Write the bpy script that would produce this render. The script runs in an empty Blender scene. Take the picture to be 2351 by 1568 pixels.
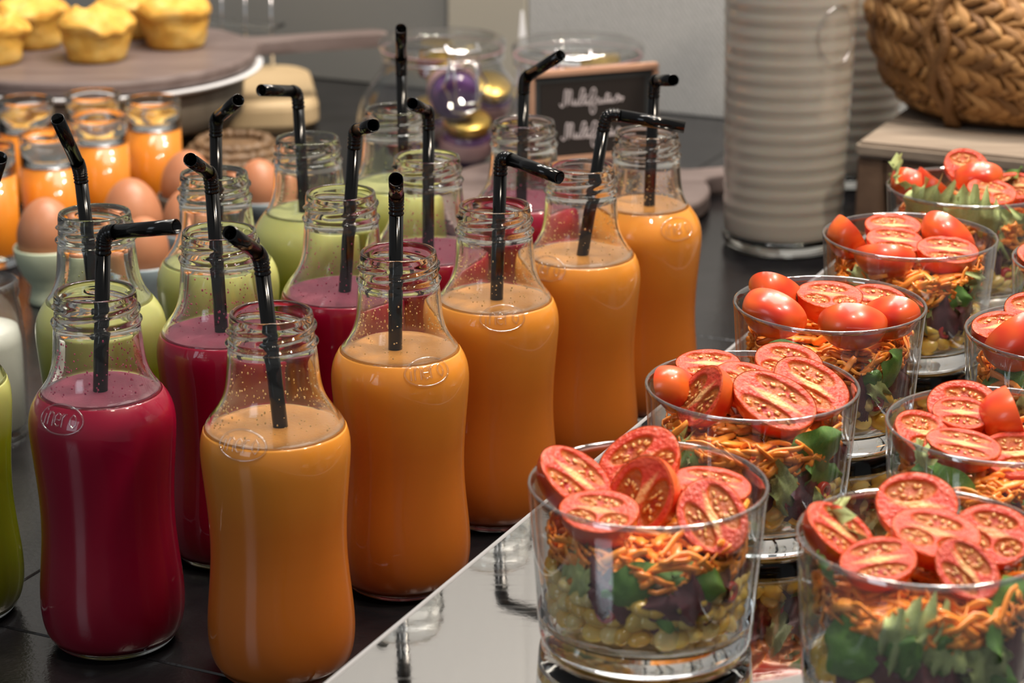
import bpy, bmesh, math, random
from mathutils import Vector, Matrix, Quaternion, noise
random.seed(7)
PI = math.pi
scn = bpy.context.scene
COL = scn.collection

# ---------------------------------------------------------------- camera
cam_d = bpy.data.cameras.new('camera')
cam = bpy.data.objects.new('camera', cam_d)
COL.objects.link(cam)
cam.location = (0, 0, .422)
cam.rotation_euler = (math.radians(90 - 18.1), 0, 0)
cam_d.sensor_width = 36
cam_d.lens = 80.5
cam_d.clip_start = .05
cam_d.dof.use_dof = True
cam_d.dof.focus_distance = .965
cam_d.dof.aperture_fstop = 14
scn.camera = cam

# ---------------------------------------------------------------- world, lamps, exposure
world = bpy.data.worlds.new('room_light')
scn.world = world
world.use_nodes = True
wn = world.node_tree
bg = wn.nodes['Background']
tc = wn.nodes.new('ShaderNodeTexCoord')
sp = wn.nodes.new('ShaderNodeSeparateXYZ')
rm = wn.nodes.new('ShaderNodeValToRGB')
rm.color_ramp.elements[0].position = .0
rm.color_ramp.elements[0].color = (.24, .24, .24, 1)
rm.color_ramp.elements[1].position = 1
rm.color_ramp.elements[1].color = (.52, .52, .52, 1)
mp = wn.nodes.new('ShaderNodeMath'); mp.operation = 'MULTIPLY_ADD'
mp.inputs[1].default_value = .5; mp.inputs[2].default_value = .5
wn.links.new(tc.outputs['Generated'], sp.inputs[0])
wn.links.new(sp.outputs['Z'], mp.inputs[0])
wn.links.new(mp.outputs[0], rm.inputs[0])
wn.links.new(rm.outputs[0], bg.inputs[0])
bg.inputs[1].default_value = .52

def lamp(name, loc, target, size, power, color, size_y=None, shape='RECTANGLE'):
    d = bpy.data.lights.new(name, 'AREA')
    d.shape = shape; d.size = size
    if size_y: d.size_y = size_y
    d.energy = power; d.color = color
    o = bpy.data.objects.new(name, d); COL.objects.link(o)
    o.location = loc
    o.rotation_euler = (Vector(target) - Vector(loc)).to_track_quat('-Z', 'Y').to_euler()
    return o
WARM = (1, .86, .70)
# ceiling spots over the buffet (small discs), one big unseen area light added overhead for soft fill, daylight window behind the buffet guest
for i, (x, y) in enumerate([(.80, .62), (.72, 1.45), (-.30, 1.25), (.12, 1.66), (.35, .25), (.42, 1.62)]):
    lamp('ceiling_spot', (x, y, 1.55), (.05 if i != 4 else .2, 1.0, .08), .13, (15, 13, 1.8, 7, 7, 8)[i], WARM, shape='DISK')
lamp('overhead_fill_light', (.35, 1.2, 1.9), (.05, 1.05, 0), .9, 22, (1, .97, .93), .9)
lamp('window_daylight', (-1.3, -.5, .75), (-.05, 1.0, .08), .55, 4.0, (.80, .90, 1), .75)
lamp('wall_fill_light', (-.2, 1.45, 1.9), (.1, 1.95, .6), .25, 12, (1, .97, .93), 1.2)  # unseen lamp added to brighten the back wall and its mirror image
scn.view_settings.view_transform = 'Standard'
scn.view_settings.look = 'None'
scn.view_settings.gamma = 1
scn.view_settings.exposure = 0
scn.view_settings.use_curve_mapping = False
cy = scn.cycles
cy.max_bounces = 28; cy.diffuse_bounces = 3; cy.glossy_bounces = 5
cy.transmission_bounces = 26; cy.transparent_max_bounces = 20; cy.volume_bounces = 0
cy.caustics_reflective = False; cy.caustics_refractive = True
cy.sample_clamp_indirect = 4; cy.blur_glossy = .3
cy.use_denoising = True

# ---------------------------------------------------------------- materials
def mat(name, base=(.5,.5,.5), rough=.5, **k):
    m = bpy.data.materials.new(name); m.use_nodes = True
    b = m.node_tree.nodes['Principled BSDF']
    b.inputs['Base Color'].default_value = (*base, 1)
    b.inputs['Roughness'].default_value = rough
    for kk, v in k.items():
        b.inputs[kk.replace('_', ' ')].default_value = v
    return m
def nodes(m): return m.node_tree.nodes, m.node_tree.links, m.node_tree.nodes['Principled BSDF']
def tex(m, kind='ShaderNodeTexNoise', scale=(1,1,1), s=10, detail=4, rot=(0,0,0), coord='Object'):
    n, l, b = nodes(m)
    t = n.new('ShaderNodeTexCoord'); mpn = n.new('ShaderNodeMapping')
    mpn.inputs['Scale'].default_value = scale; mpn.inputs['Rotation'].default_value = rot
    x = n.new(kind); x.inputs['Scale'].default_value = s
    if 'Detail' in x.inputs: x.inputs['Detail'].default_value = detail
    l.new(t.outputs[coord], mpn.inputs[0]); l.new(mpn.outputs[0], x.inputs['Vector'])
    return x
def ramp(m, src, stops, target='Base Color'):
    n, l, b = nodes(m)
    r = n.new('ShaderNodeValToRGB'); e = r.color_ramp.elements
    e[0].position, e[0].color = stops[0][0], (*stops[0][1], 1)
    e[1].position, e[1].color = stops[-1][0], (*stops[-1][1], 1)
    for p, c in stops[1:-1]:
        q = e.new(p); q.color = (*c, 1)
    l.new(src, r.inputs[0])
    if target: l.new(r.outputs[0], b.inputs[target])
    return r
def bump(m, src, strength=.3, dist=.001, coat=False):
    n, l, b = nodes(m)
    bp = n.new('ShaderNodeBump'); bp.inputs['Strength'].default_value = strength; bp.inputs['Distance'].default_value = dist
    l.new(src, bp.inputs['Height']); l.new(bp.outputs[0], b.inputs['Normal'])
    if coat: l.new(bp.outputs[0], b.inputs['Coat Normal'])
def grain(name, c0, c1, s=14, scale=(1,9,9), rough=.55, b=.25, rot=(0,0,0), **k):
    m = mat(name, c0, rough, **k)
    t = tex(m, s=s, scale=scale, detail=6, rot=rot)
    ramp(m, t.outputs['Fac'], [(.3, c0), (.7, c1)])
    bump(m, t.outputs['Fac'], b, .0008)
    return m
def glass_mat(name, tint=(.985,.99,.985), ior=1.46, rough=0.0):
    m = bpy.data.materials.new(name); m.use_nodes = True
    n, l = m.node_tree.nodes, m.node_tree.links
    n.clear()
    o = n.new('ShaderNodeOutputMaterial'); g = n.new('ShaderNodeBsdfGlass')
    g.inputs['Color'].default_value = (*tint, 1); g.inputs['IOR'].default_value = ior; g.inputs['Roughness'].default_value = rough
    l.new(g.outputs[0], o.inputs[0])
    return m
def thin_mat(name, tint=(.97,.98,.97), edge=(.55,.58,.56), ior=1.5, gloss=1.0):
    """thin clear wall: straight-through transmission, darker where the wall is seen edge-on, Fresnel reflection"""
    m = bpy.data.materials.new(name); m.use_nodes = True
    n, l = m.node_tree.nodes, m.node_tree.links
    n.clear()
    o = n.new('ShaderNodeOutputMaterial')
    tr = n.new('ShaderNodeBsdfTransparent'); gl = n.new('ShaderNodeBsdfGlossy'); gl.inputs['Roughness'].default_value = .01
    gl.inputs['Color'].default_value = (gloss, gloss, gloss, 1)
    l2 = n.new('ShaderNodeLayerWeight'); l2.inputs['Blend'].default_value = .5
    pw = n.new('ShaderNodeMath'); pw.operation = 'POWER'; pw.inputs[1].default_value = 4.5; l.new(l2.outputs['Facing'], pw.inputs[0])
    fr = n.new('ShaderNodeMath'); fr.operation = 'MULTIPLY_ADD'; fr.use_clamp = True; l.new(pw.outputs[0], fr.inputs[0]); fr.inputs[1].default_value = .9; fr.inputs[2].default_value = ((ior-1)/(ior+1))**2*1.6
    lw = n.new('ShaderNodeLayerWeight'); lw.inputs['Blend'].default_value = .22
    mx = n.new('ShaderNodeMix'); mx.data_type = 'RGBA'
    mx.inputs['A'].default_value = (*tint, 1); mx.inputs['B'].default_value = (*edge, 1)
    l.new(lw.outputs['Facing'], mx.inputs['Factor']); l.new(mx.outputs['Result'], tr.inputs['Color'])
    ms = n.new('ShaderNodeMixShader')
    l.new(fr.outputs[0], ms.inputs[0]); l.new(tr.outputs[0], ms.inputs[1]); l.new(gl.outputs[0], ms.inputs[2])
    l.new(ms.outputs[0], o.inputs[0])
    return m
M = {}
M['glass'] = glass_mat('clear_bottle_glass', (.985,.992,.985))
M['tumbler'] = glass_mat('clear_tumbler_glass', (.99,.993,.99))
M['thin'] = thin_mat('thin_clear_glass')
M['emboss'] = thin_mat('embossed_glass_relief', (.99,.99,.99), (.80,.80,.80), 1.9)
M['black'] = mat('glossy_black_plastic', (.002,.002,.002), .12, Specular_IOR_Level=.38)
def juice(name, low, high, z0=.0, z1=.11, sss=.25, extra=None):
    m = mat(name, low, .35, Coat_Weight=.8, Specular_IOR_Level=.2, Coat_Roughness=.015, Coat_IOR=1.5)
    n, l, b = nodes(m)
    b.inputs['Subsurface Weight'].default_value = sss
    b.inputs['Subsurface Radius'].default_value = (1, .45, .12)
    b.inputs['Subsurface Scale'].default_value = .009
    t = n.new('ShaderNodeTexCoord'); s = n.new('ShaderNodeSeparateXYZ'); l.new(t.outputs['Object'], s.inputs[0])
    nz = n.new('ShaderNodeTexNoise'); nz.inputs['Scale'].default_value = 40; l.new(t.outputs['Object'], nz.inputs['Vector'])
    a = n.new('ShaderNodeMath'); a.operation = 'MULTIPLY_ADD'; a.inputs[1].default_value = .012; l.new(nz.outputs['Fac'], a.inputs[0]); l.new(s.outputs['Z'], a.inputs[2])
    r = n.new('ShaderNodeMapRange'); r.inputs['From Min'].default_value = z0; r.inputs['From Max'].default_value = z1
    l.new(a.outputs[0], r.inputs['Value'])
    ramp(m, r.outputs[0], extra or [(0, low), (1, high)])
    return m
M['orange'] = juice('orange_juice', (.47,.125,.010), (.70,.30,.035), .02, .112, .25, [(0,(.43,.115,.014)),(.6,(.51,.150,.018)),(1,(.66,.25,.030))])  # paler towards the top: glow of light from above put into the colour
M['purple'] = juice('beetroot_juice', (.17,.0006,.014), (.22,.0008,.020), .02, .11, .2)
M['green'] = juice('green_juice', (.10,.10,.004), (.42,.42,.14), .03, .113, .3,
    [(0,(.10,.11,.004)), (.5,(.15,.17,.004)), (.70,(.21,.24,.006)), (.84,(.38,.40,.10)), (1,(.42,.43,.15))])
M['orange_top'] = mat('orange_juice_surface', (.66,.28,.06), .3, Coat_Weight=.6, Coat_Roughness=.1)
M['purple_top'] = mat('beetroot_foam', (.21,.030,.062), .6)
M['green_top'] = mat('green_juice_foam', (.38,.39,.15), .6)
for k in ('purple_top', 'green_top', 'orange_top'):
    t = tex(M[k], s=900, detail=3); bump(M[k], t.outputs['Fac'], .4, .0005)
M['o_speck'] = mat('orange_pulp', (.85,.56,.24), .6)
M['p_speck'] = mat('beetroot_pulp', (.42,.03,.11), .6)
M['g_speck'] = mat('green_pulp', (.30,.32,.10), .6)
# slate, mirror, walls
m = M['slate'] = mat('black_slate', (.012,.012,.013), .19, Specular_IOR_Level=.85)
t = tex(m, s=26, detail=8); t2 = tex(m, s=420, detail=5)
ramp(m, t.outputs['Fac'], [(.3,(.004,.004,.005)), (.75,(.013,.012,.013))])
n_, l_, b_ = nodes(m)
mxn = n_.new('ShaderNodeMath'); mxn.operation = 'MULTIPLY_ADD'; mxn.inputs[1].default_value = .35
l_.new(t2.outputs['Fac'], mxn.inputs[0]); l_.new(t.outputs['Fac'], mxn.inputs[2])
bump(m, mxn.outputs[0], .4, .0012)
m = M['mirror'] = mat('scratched_mirror_acrylic', (.80,.79,.78), .045, Metallic=1.0)
t = tex(m, s=30, scale=(1,14,1), rot=(0,0,.6), detail=8)
t2 = tex(m, s=260, detail=2)
ramp(m, t.outputs['Fac'], [(.35,(.03,.03,.03)), (.62,(.06,.06,.06)), (.8,(.14,.14,.14))], 'Roughness')
bump(m, t2.outputs['Fac'], .02, .0005)
M['acrylic_edge'] = mat('frosted_acrylic_edge', (.27,.27,.28), .25, Specular_IOR_Level=.8)
M['steel'] = mat('brushed_steel', (.55,.54,.53), .3, Metallic=1.0)
M['wire'] = mat('polished_steel_wire', (.86,.87,.90), .16, Metallic=1.0)
M['wall_grey'] = mat('grey_painted_wall', (.205,.205,.195), .7)
M['wall_beige'] = mat('beige_wall_panel', (.43,.40,.335), .6)
m = M['wall_fabric'] = mat('light_woven_wallcovering', (.42,.41,.39), .9)
t = tex(m, 'ShaderNodeTexWave', s=95, rot=(0,.7,.4)); t.inputs['Distortion'].default_value = 5; t.inputs['Detail Scale'].default_value = 3
ramp(m, t.outputs['Fac'], [(0,(.37,.37,.365)), (1,(.53,.53,.52))])
M['board_dark'] = grain('dark_stained_board', (.115,.082,.075), (.20,.155,.145), s=9, scale=(1,7,7), rough=.42)
M['board_pale'] = grain('pale_beech_board', (.46,.33,.18), (.58,.44,.26), s=8, scale=(1,6,6), rough=.5)
M['crate'] = grain('brown_crate_wood', (.10,.058,.036), (.20,.125,.08), s=10, scale=(1,9,9), rough=.6)
M['crate_top'] = grain('worn_crate_top', (.20,.155,.12), (.33,.27,.21), s=10, scale=(1,8,8), rough=.55)
M['porcelain'] = mat('white_porcelain', (.78,.79,.82), .15)
M['drum'] = grain('grey_brown_wood', (.22,.19,.15), (.34,.30,.24), s=8, scale=(6,6,1))
m = M['muffin'] = mat('yellow_egg_muffin', (.72,.40,.07), .75, Subsurface_Weight=.2, Subsurface_Scale=.004)
t = tex(m, s=60, detail=7); ramp(m, t.outputs['Fac'], [(.3,(.62,.28,.035)), (.5,(.74,.42,.07)), (.72,(.80,.55,.17))]); bump(m, t.outputs['Fac'], .7, .004)
m = M['egg'] = mat('brown_eggshell', (.45,.19,.09), .42, Subsurface_Weight=.1, Subsurface_Scale=.004)
t = tex(m, s=30, detail=5); ramp(m, t.outputs['Fac'], [(.3,(.40,.15,.07)), (.7,(.50,.215,.11))])
M['cup_green'] = mat('pale_green_glaze', (.52,.58,.42), .3)
M['cup_blue'] = mat('grey_blue_glaze', (.27,.33,.36), .3)
M['cup_dark'] = mat('dark_grey_glaze', (.11,.125,.12), .3)
M['milk'] = mat('oat_milk', (.41,.37,.315), .45, Coat_Weight=1.0, Coat_Roughness=.03, Subsurface_Weight=.5, Subsurface_Scale=.012)
M['cream'] = mat('white_milk', (.82,.81,.77), .5)
M['carrot_juice'] = juice('carrot_juice', (.56,.165,.010), (.62,.21,.016), .0, .06, .2)
m = M['straw_fibre'] = mat('woven_raffia', (.46,.27,.10), .62)
oi = m.node_tree.nodes.new('ShaderNodeObjectInfo')
ramp(m, oi.outputs['Random'], [(0,(.18,.08,.022)), (.35,(.31,.145,.040)), (.7,(.41,.20,.06)), (1,(.52,.29,.11))])
t = tex(m, s=30, scale=(1,14,14), detail=5); bump(m, t.outputs['Fac'], .9, .0015)
M['raffia_base'] = grain('raffia_shell', (.08,.04,.015), (.16,.08,.03), s=60, scale=(1,1,3), b=.8)
M['nest'] = grain('dry_brown_straw', (.08,.045,.02), (.20,.115,.055), s=70, scale=(1,1,5), b=.9)
M['chalkboard'] = mat('blackboard', (.022,.017,.015), .55)
M['board_edge'] = mat('grey_board_border', (.045,.05,.052), .5)
M['frame_wood'] = grain('reddish_frame_wood', (.40,.22,.14), (.52,.31,.21), s=9)
M['chalk'] = mat('chalk_white', (.62,.55,.56), .9)
M['gold'] = mat('gold_lid', (.72,.48,.12), .28, Metallic=.9)
M['jam_purple'] = mat('purple_jam_pot', (.11,.05,.16), .12, Coat_Weight=1.0)
M['jam_red'] = mat('red_jam_pot', (.36,.035,.03), .15, Coat_Weight=1.0)
M['label_pink'] = mat('pink_paper_label', (.55,.33,.35), .6)
M['paper'] = mat('white_paper', (.80,.80,.83), .8)
M['packet'] = mat('red_packet', (.45,.06,.09), .35)
M['berry'] = mat('dark_red_fruit', (.16,.012,.015), .3)
# salad
def vcol_mat(name, rough, coat, bs=240, bst=.25, bd=.0006, sss=.15):
    m = mat(name, (.8,.8,.8), rough, Coat_Weight=coat, Coat_Roughness=.035)
    n, l, b = nodes(m)
    a = n.new('ShaderNodeVertexColor'); a.layer_name = 'Col'
    l.new(a.outputs['Color'], b.inputs['Base Color'])
    b.inputs['Coat IOR'].default_value = 1.33; b.inputs['Specular IOR Level'].default_value = .25
    b.inputs['Subsurface Weight'].default_value = sss
    b.inputs['Subsurface Radius'].default_value = (1,.3,.15); b.inputs['Subsurface Scale'].default_value = .003
    t = tex(m, s=bs, detail=5); bump(m, t.outputs['Fac'], bst, bd, coat=True)
    return m
M['tomato_cut'] = vcol_mat('wet_tomato_flesh', .4, .75, 8, .45, .003)
m = M['tomato_skin'] = mat('shiny_tomato_skin', (.62,.045,.018), .3, Coat_Weight=.35, Coat_Roughness=.12, Subsurface_Weight=.15, Subsurface_Scale=.003)
n_, l_, b_ = nodes(m)
t = tex(m, s=.9, detail=1); ramp(m, t.outputs['Fac'], [(.35,(.60,.035,.012)), (.65,(.76,.13,.018))])
M['seed'] = mat('tomato_seed', (.68,.36,.10), .2, Coat_Weight=1.0, Coat_Roughness=.05)
M['scar'] = mat('tomato_stem_scar', (.07,.055,.02), .8)
m = M['corn'] = mat('corn_kernel_skin', (.72,.42,.05), .22, Coat_Weight=.6, Subsurface_Weight=.25, Subsurface_Scale=.004)
oi = m.node_tree.nodes.new('ShaderNodeObjectInfo')
ramp(m, oi.outputs['Random'], [(0,(.80,.45,.05)), (.5,(.88,.60,.12)), (1,(.88,.68,.28))])
M['corn_red'] = mat('red_pepper_ring', (.55,.03,.02), .2, Coat_Weight=.7)
m = M['carrot'] = mat('grated_carrot', (.90,.28,.03), .4, Coat_Weight=.2, Subsurface_Weight=.15, Subsurface_Scale=.002)
t = tex(m, s=120, detail=4); ramp(m, t.outputs['Fac'], [(.3,(.82,.20,.015)), (.7,(.94,.36,.05))]); bump(m, t.outputs['Fac'], .3, .0006)
def leaf_mat(name, c0, c1, c2):
    m = mat(name, c0, .38, Coat_Weight=.25, Subsurface_Weight=.0)
    t = tex(m, s=90, detail=6); ramp(m, t.outputs['Fac'], [(.3, c0), (.55, c1), (.78, c2)])
    t3 = tex(m, 'ShaderNodeTexVoronoi', s=420); bump(m, t3.outputs['Distance'], .4, .0006)
    return m
M['leaf_green'] = leaf_mat('green_leaf', (.05,.15,.015), (.10,.26,.03), (.24,.42,.10))
M['leaf_pale'] = leaf_mat('pale_frisee_leaf', (.30,.42,.10), (.52,.60,.24), (.74,.76,.52))
M['leaf_red'] = leaf_mat('dark_red_leaf', (.035,.004,.008), (.10,.006,.016), (.24,.02,.05))
M['fill'] = leaf_mat('packed_salad', (.03,.02,.012), (.08,.05,.02), (.10,.13,.03))
M['fill_corn'] = leaf_mat('packed_corn', (.55,.32,.06), (.75,.48,.12), (.80,.58,.22))

# ---------------------------------------------------------------- mesh helpers
def add(name, verts, faces, m=None, parent=None, loc=None, smooth=True, cols=None):
    me = bpy.data.meshes.new(name)
    me.from_pydata([tuple(v) for v in verts], [], faces)
    if smooth: me.shade_smooth()
    if m: me.materials.append(m)
    if cols:
        ca = me.color_attributes.new('Col', 'FLOAT_COLOR', 'POINT')
        for i, c in enumerate(cols): ca.data[i].color = (*c, 1)
    return link(name, me, parent, loc)
def link(name, me, parent=None, loc=None):
    o = bpy.data.objects.new(name, me); COL.objects.link(o)
    if parent: o.parent = parent
    if loc is not None: o.location = loc
    return o
def tag(o, label=None, cat=None, group=None, kind=None):
    if label: o['label'] = label
    if cat: o['category'] = cat
    if group: o['group'] = group
    if kind: o['kind'] = kind
    return o
def thing(name, label, cat, loc=(0,0,0), rz=0, group=None):
    o = bpy.data.objects.new(name, None); COL.objects.link(o)
    o.location = loc; o.rotation_euler = (0, 0, rz); o.empty_display_size = .01
    return tag(o, label, cat, group)
def lathe(prof, n=64, closed=True, rfun=None):
    """prof = [(r,z)...]; closed loops the profile onto itself (a shell with thickness)"""
    V, F = [], []
    for (r, z) in prof:
        for i in range(n):
            a = 2*PI*i/n
            rr = r + (rfun(r, z, a) if rfun else 0)
            V.append((rr*math.cos(a), rr*math.sin(a), z))
    k = len(prof)
    for j in range(k if closed else k-1):
        j2 = (j+1) % k
        for i in range(n):
            i2 = (i+1) % n
            F.append((j*n+i, j*n+i2, j2*n+i2, j2*n+i))
    return V, F
def solid(prof, n=64):
    """open profile capped on the axis at both ends"""
    V, F = lathe(prof, n, False)
    k = len(prof)
    a = len(V); V.append((0,0,prof[0][1])); V.append((0,0,prof[-1][1]))
    for i in range(n):
        i2 = (i+1) % n
        F.append((a, i2, i)); F.append((a+1, (k-1)*n+i, (k-1)*n+i2))
    return V, F
def merge(parts):
    V, F = [], []
    for v, f in parts:
        o = len(V); V += list(v); F += [tuple(i+o for i in q) for q in f]
    return V, F
def sweep(path, rad, n=12, flat=1.0, cap=False):
    pts = [Vector(p) for p in path]; k = len(pts)
    if not isinstance(rad, (list, tuple)): rad = [rad]*k
    V, F = [], []
    t0 = (pts[1]-pts[0]).normalized()
    up = Vector((0,0,1)) if abs(t0.z) < .9 else Vector((1,0,0))
    nrm = (up - t0*up.dot(t0)).normalized()
    prev = t0
    for i, p in enumerate(pts):
        t = (pts[min(i+1,k-1)] - pts[max(i-1,0)]).normalized()
        q = prev.rotation_difference(t); nrm = (q @ nrm).normalized(); prev = t
        bn = t.cross(nrm)
        for j in range(n):
            a = 2*PI*j/n
            V.append(p + nrm*(rad[i]*math.cos(a)) + bn*(rad[i]*flat*math.sin(a)))
    for i in range(k-1):
        for j in range(n):
            j2 = (j+1) % n
            F.append((i*n+j, i*n+j2, (i+1)*n+j2, (i+1)*n+j))
    if cap:
        F.append(tuple(range(n-1,-1,-1))); F.append(tuple((k-1)*n+j for j in range(n)))
    return V, F
def box(x0,x1,y0,y1,z0,z1,b=.0, seg=1):
    bm = bmesh.new()
    bmesh.ops.create_cube(bm, size=1)
    for v in bm.verts:
        v.co = Vector(((x0+x1)/2 + v.co.x*(x1-x0), (y0+y1)/2 + v.co.y*(y1-y0), (z0+z1)/2 + v.co.z*(z1-z0)))
    if b: bmesh.ops.bevel(bm, geom=bm.edges[:], offset=b, segments=seg, affect='EDGES')
    V = [v.co.copy() for v in bm.verts]; bm.verts.index_update()
    F = [tuple(v.index for v in f.verts) for f in bm.faces]; bm.free()
    return V, F
def outline(pts, z0, z1, b=.002):
    """flat board from a plan outline with softened edges"""
    n = len(pts); V, F = [], []
    cx = sum(p[0] for p in pts)/n; cyy = sum(p[1] for p in pts)/n
    def ring(s, z):
        for (x, y) in pts:
            d = Vector((x-cx, y-cyy)); L = max(d.length, 1e-6); d2 = d*(1 - s/L)
            V.append((cx+d2.x, cyy+d2.y, z))
    rings = [(b, z0), (0, z0+b), (0, z1-b), (b*.3, z1-b*.3), (b, z1)]
    for s, z in rings: ring(s, z)
    for j in range(4):
        for i in range(n):
            i2 = (i+1) % n
            F.append((j*n+i, j*n+i2, (j+1)*n+i2, (j+1)*n+i))
    F.append(tuple(range(n-1,-1,-1))); F.append(tuple(4*n+i for i in range(n)))
    return V, F
def ellipsoid(c, rx, ry, rz, n=10, m=6, R=None):
    V, F = [], []
    for j in range(1, m):
        ph = PI*j/m
        for i in range(n):
            a = 2*PI*i/n
            V.append(Vector((rx*math.sin(ph)*math.cos(a), ry*math.sin(ph)*math.sin(a), rz*math.cos(ph))))
    V.append(Vector((0,0,rz))); V.append(Vector((0,0,-rz)))
    for j in range(m-2):
        for i in range(n):
            i2 = (i+1) % n
            F.append((j*n+i, (j+1)*n+i, (j+1)*n+i2, j*n+i2))
    t = len(V)-2
    for i in range(n):
        i2 = (i+1) % n
        F.append((t, i, i2)); F.append((t+1, (m-2)*n+i2, (m-2)*n+i))
    c = Vector(c)
    V = [(R @ v if R else v) + c for v in V]
    return V, F

# ---------------------------------------------------------------- setting: axes of the buffet (u runs away along the tray, w across it)
U = Vector((.4243,.9055,0)); W = Vector((.9055,-.4243,0)); TURN = math.atan2(W.y, W.x)
def uw(u, w, z=0): return U*u + W*w + Vector((0,0,z))
def turned(v): return [Vector((W.x*p[0]+U.x*p[1], W.y*p[0]+U.y*p[1], p[2])) for p in v]
def ubox(w0,w1,u0,u1,z0,z1,b=.0,seg=1):
    V, F = box(w0,w1,u0,u1,z0,z1,b,seg); return turned(V), F
v, f = ubox(-1.25,1.0,-.1,1.79,-.06,-.0205)
table = tag(add('trim_1', v, f, M['slate'], smooth=False), kind='structure', label='black stone buffet counter')
us = [-.1,.2127,.7197,1.2267,1.79]; ws = [-1.25,-.60,.18,1.0]
for i in range(4):
    for j in range(3):
        v, f = ubox(ws[j]+.0004, ws[j+1]-.0004, us[i]+.0004, us[i+1]-.0004, -.02, 0, .0007)
        add('slab', v, f, M['slate'], table, smooth=False)
wall = tag(add('wall_back', *ubox(-1.6,1.3,1.815,1.86,-.06,1.6), M['wall_grey'], smooth=False), kind='structure')
for (w0, w1, z0, z1, mm, pr) in [(-1.6,-.903,0,.30,'wall_grey',0),(-.902,-.826,0,.30,'wall_beige',.004),(-.825,1.3,0,1.6,'wall_fabric',.002),(-1.6,-.826,.301,1.6,'wall_fabric',.002)]:
    add('wall_panel', *ubox(w0, w1, 1.795-pr, 1.8145, z0, z1, .001), M[mm], wall, smooth=False)

# ---------------------------------------------------------------- raised mirror tray with the salads
ZT = .0655
tray = thing('mirror_tray', 'raised silver mirror tray with scratched top under the tomato salad glasses', 'tray')
add('mirror_top', *ubox(-.3592,.30,.40,1.36,ZT-.003,ZT,.0003), M['mirror'], tray, smooth=False)
o = add('edge_strip', *ubox(-.3612,-.3592,.40,1.36,ZT-.006,ZT+.0002,.0004), M['acrylic_edge'], tray, smooth=False)
add('support', *ubox(-.34,.29,.42,1.34,.0005,ZT-.0032,.002), M['acrylic_edge'], tray, smooth=False)

# ---------------------------------------------------------------- juice bottles
OUT = [(.0205,0),(.0232,.0006),(.0256,.0022),(.0276,.0052),(.0290,.0090),(.0298,.0135),(.0301,.0185),(.0300,.0235),(.0296,.029),(.0290,.035),(.0283,.042),
       (.0277,.050),(.0275,.058),(.0277,.066),(.0282,.074),(.0289,.082),(.0295,.089),(.0299,.0940),(.0300,.0975),(.0298,.1010),(.0292,.1040),(.0282,.1068),
       (.0267,.1095),(.0248,.1121),(.0229,.1146),(.0213,.1171),(.0201,.1200),(.0192,.1235),(.0186,.1275),(.0182,.1320),(.0178,.1370),(.0174,.1405),(.0171,.1425),(.0168,.147),(.0167,.1515),(.0163,.1535)]
def r_out(z):
    for (r0,z0),(r1,z1) in zip(OUT, OUT[1:]):
        if z <= z1: return r0 + (r1-r0)*max(0,(z-z0))/(z1-z0)
    return OUT[-1][0]
def smooth_r(z): return (r_out(z-.0015)+r_out(z)*2+r_out(z+.0015))/4 if .004 < z < .150 else r_out(z)
def finish(th0):
    def fn(r, z, a):
        d = .0013*math.exp(-((z-.1418)/.0010)**2)                    # transfer bead
        for k in range(3):                                            # three short screw-thread starts
            t = ((a - th0 - k*2*PI/3) % (2*PI))
            if t < 2.5:
                zh = .1452 + .0042*t/2.5
                fade = min(1, t/.25, (2.5-t)/.25)
                d += .0012*fade*math.exp(-((z-zh)/.00075)**2)
        return d
    return fn
LET = {'n':[[(0,0),(0,1)],[(0,.7),(.25,1),(.5,.8),(.5,0)]], 'e':[[(0,.5),(.5,.5),(.5,.8),(.25,1),(0,.75),(0,.25),(.25,0),(.5,.15)]],
       'r':[[(0,0),(0,1)],[(0,.65),(.2,.95),(.42,.95)]], 'o':[[(.25,0),(0,.3),(0,.7),(.25,1),(.5,.7),(.5,.3),(.25,0)]], 'i':[[(0,0),(0,.75)],[(0,1.0),(.02,1.12)]]}
def badge_mesh(az, zc):
    parts = []
    def mp(x, y, h=.0002):
        z = zc + y*.80
        r = smooth_r(z) + h
        a = az + x/.0285
        return (r*math.cos(a), r*math.sin(a), z)
    ring = [mp(.0105*math.cos(t*2*PI/40), .0068*math.sin(t*2*PI/40)) for t in range(41)]
    parts.append(sweep(ring, .00050, 8))
    x = -.0078
    for ch in 'inero':
        for st in LET[ch]:
            pts = []
            for (p, q), (p2, q2) in zip(st, st[1:]):
                for t in (0, .5): pts.append(mp(x+(p+(p2-p)*t)*.0058*.9, (q+(q2-q)*t-.5)*.0062))
            pts.append(mp(x+st[-1][0]*.0058*.9, (st[-1][1]-.5)*.0062))
            parts.append(sweep(pts, .00045, 8))
        x += .0018 if ch == 'i' else .0036
    return merge(parts)
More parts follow.
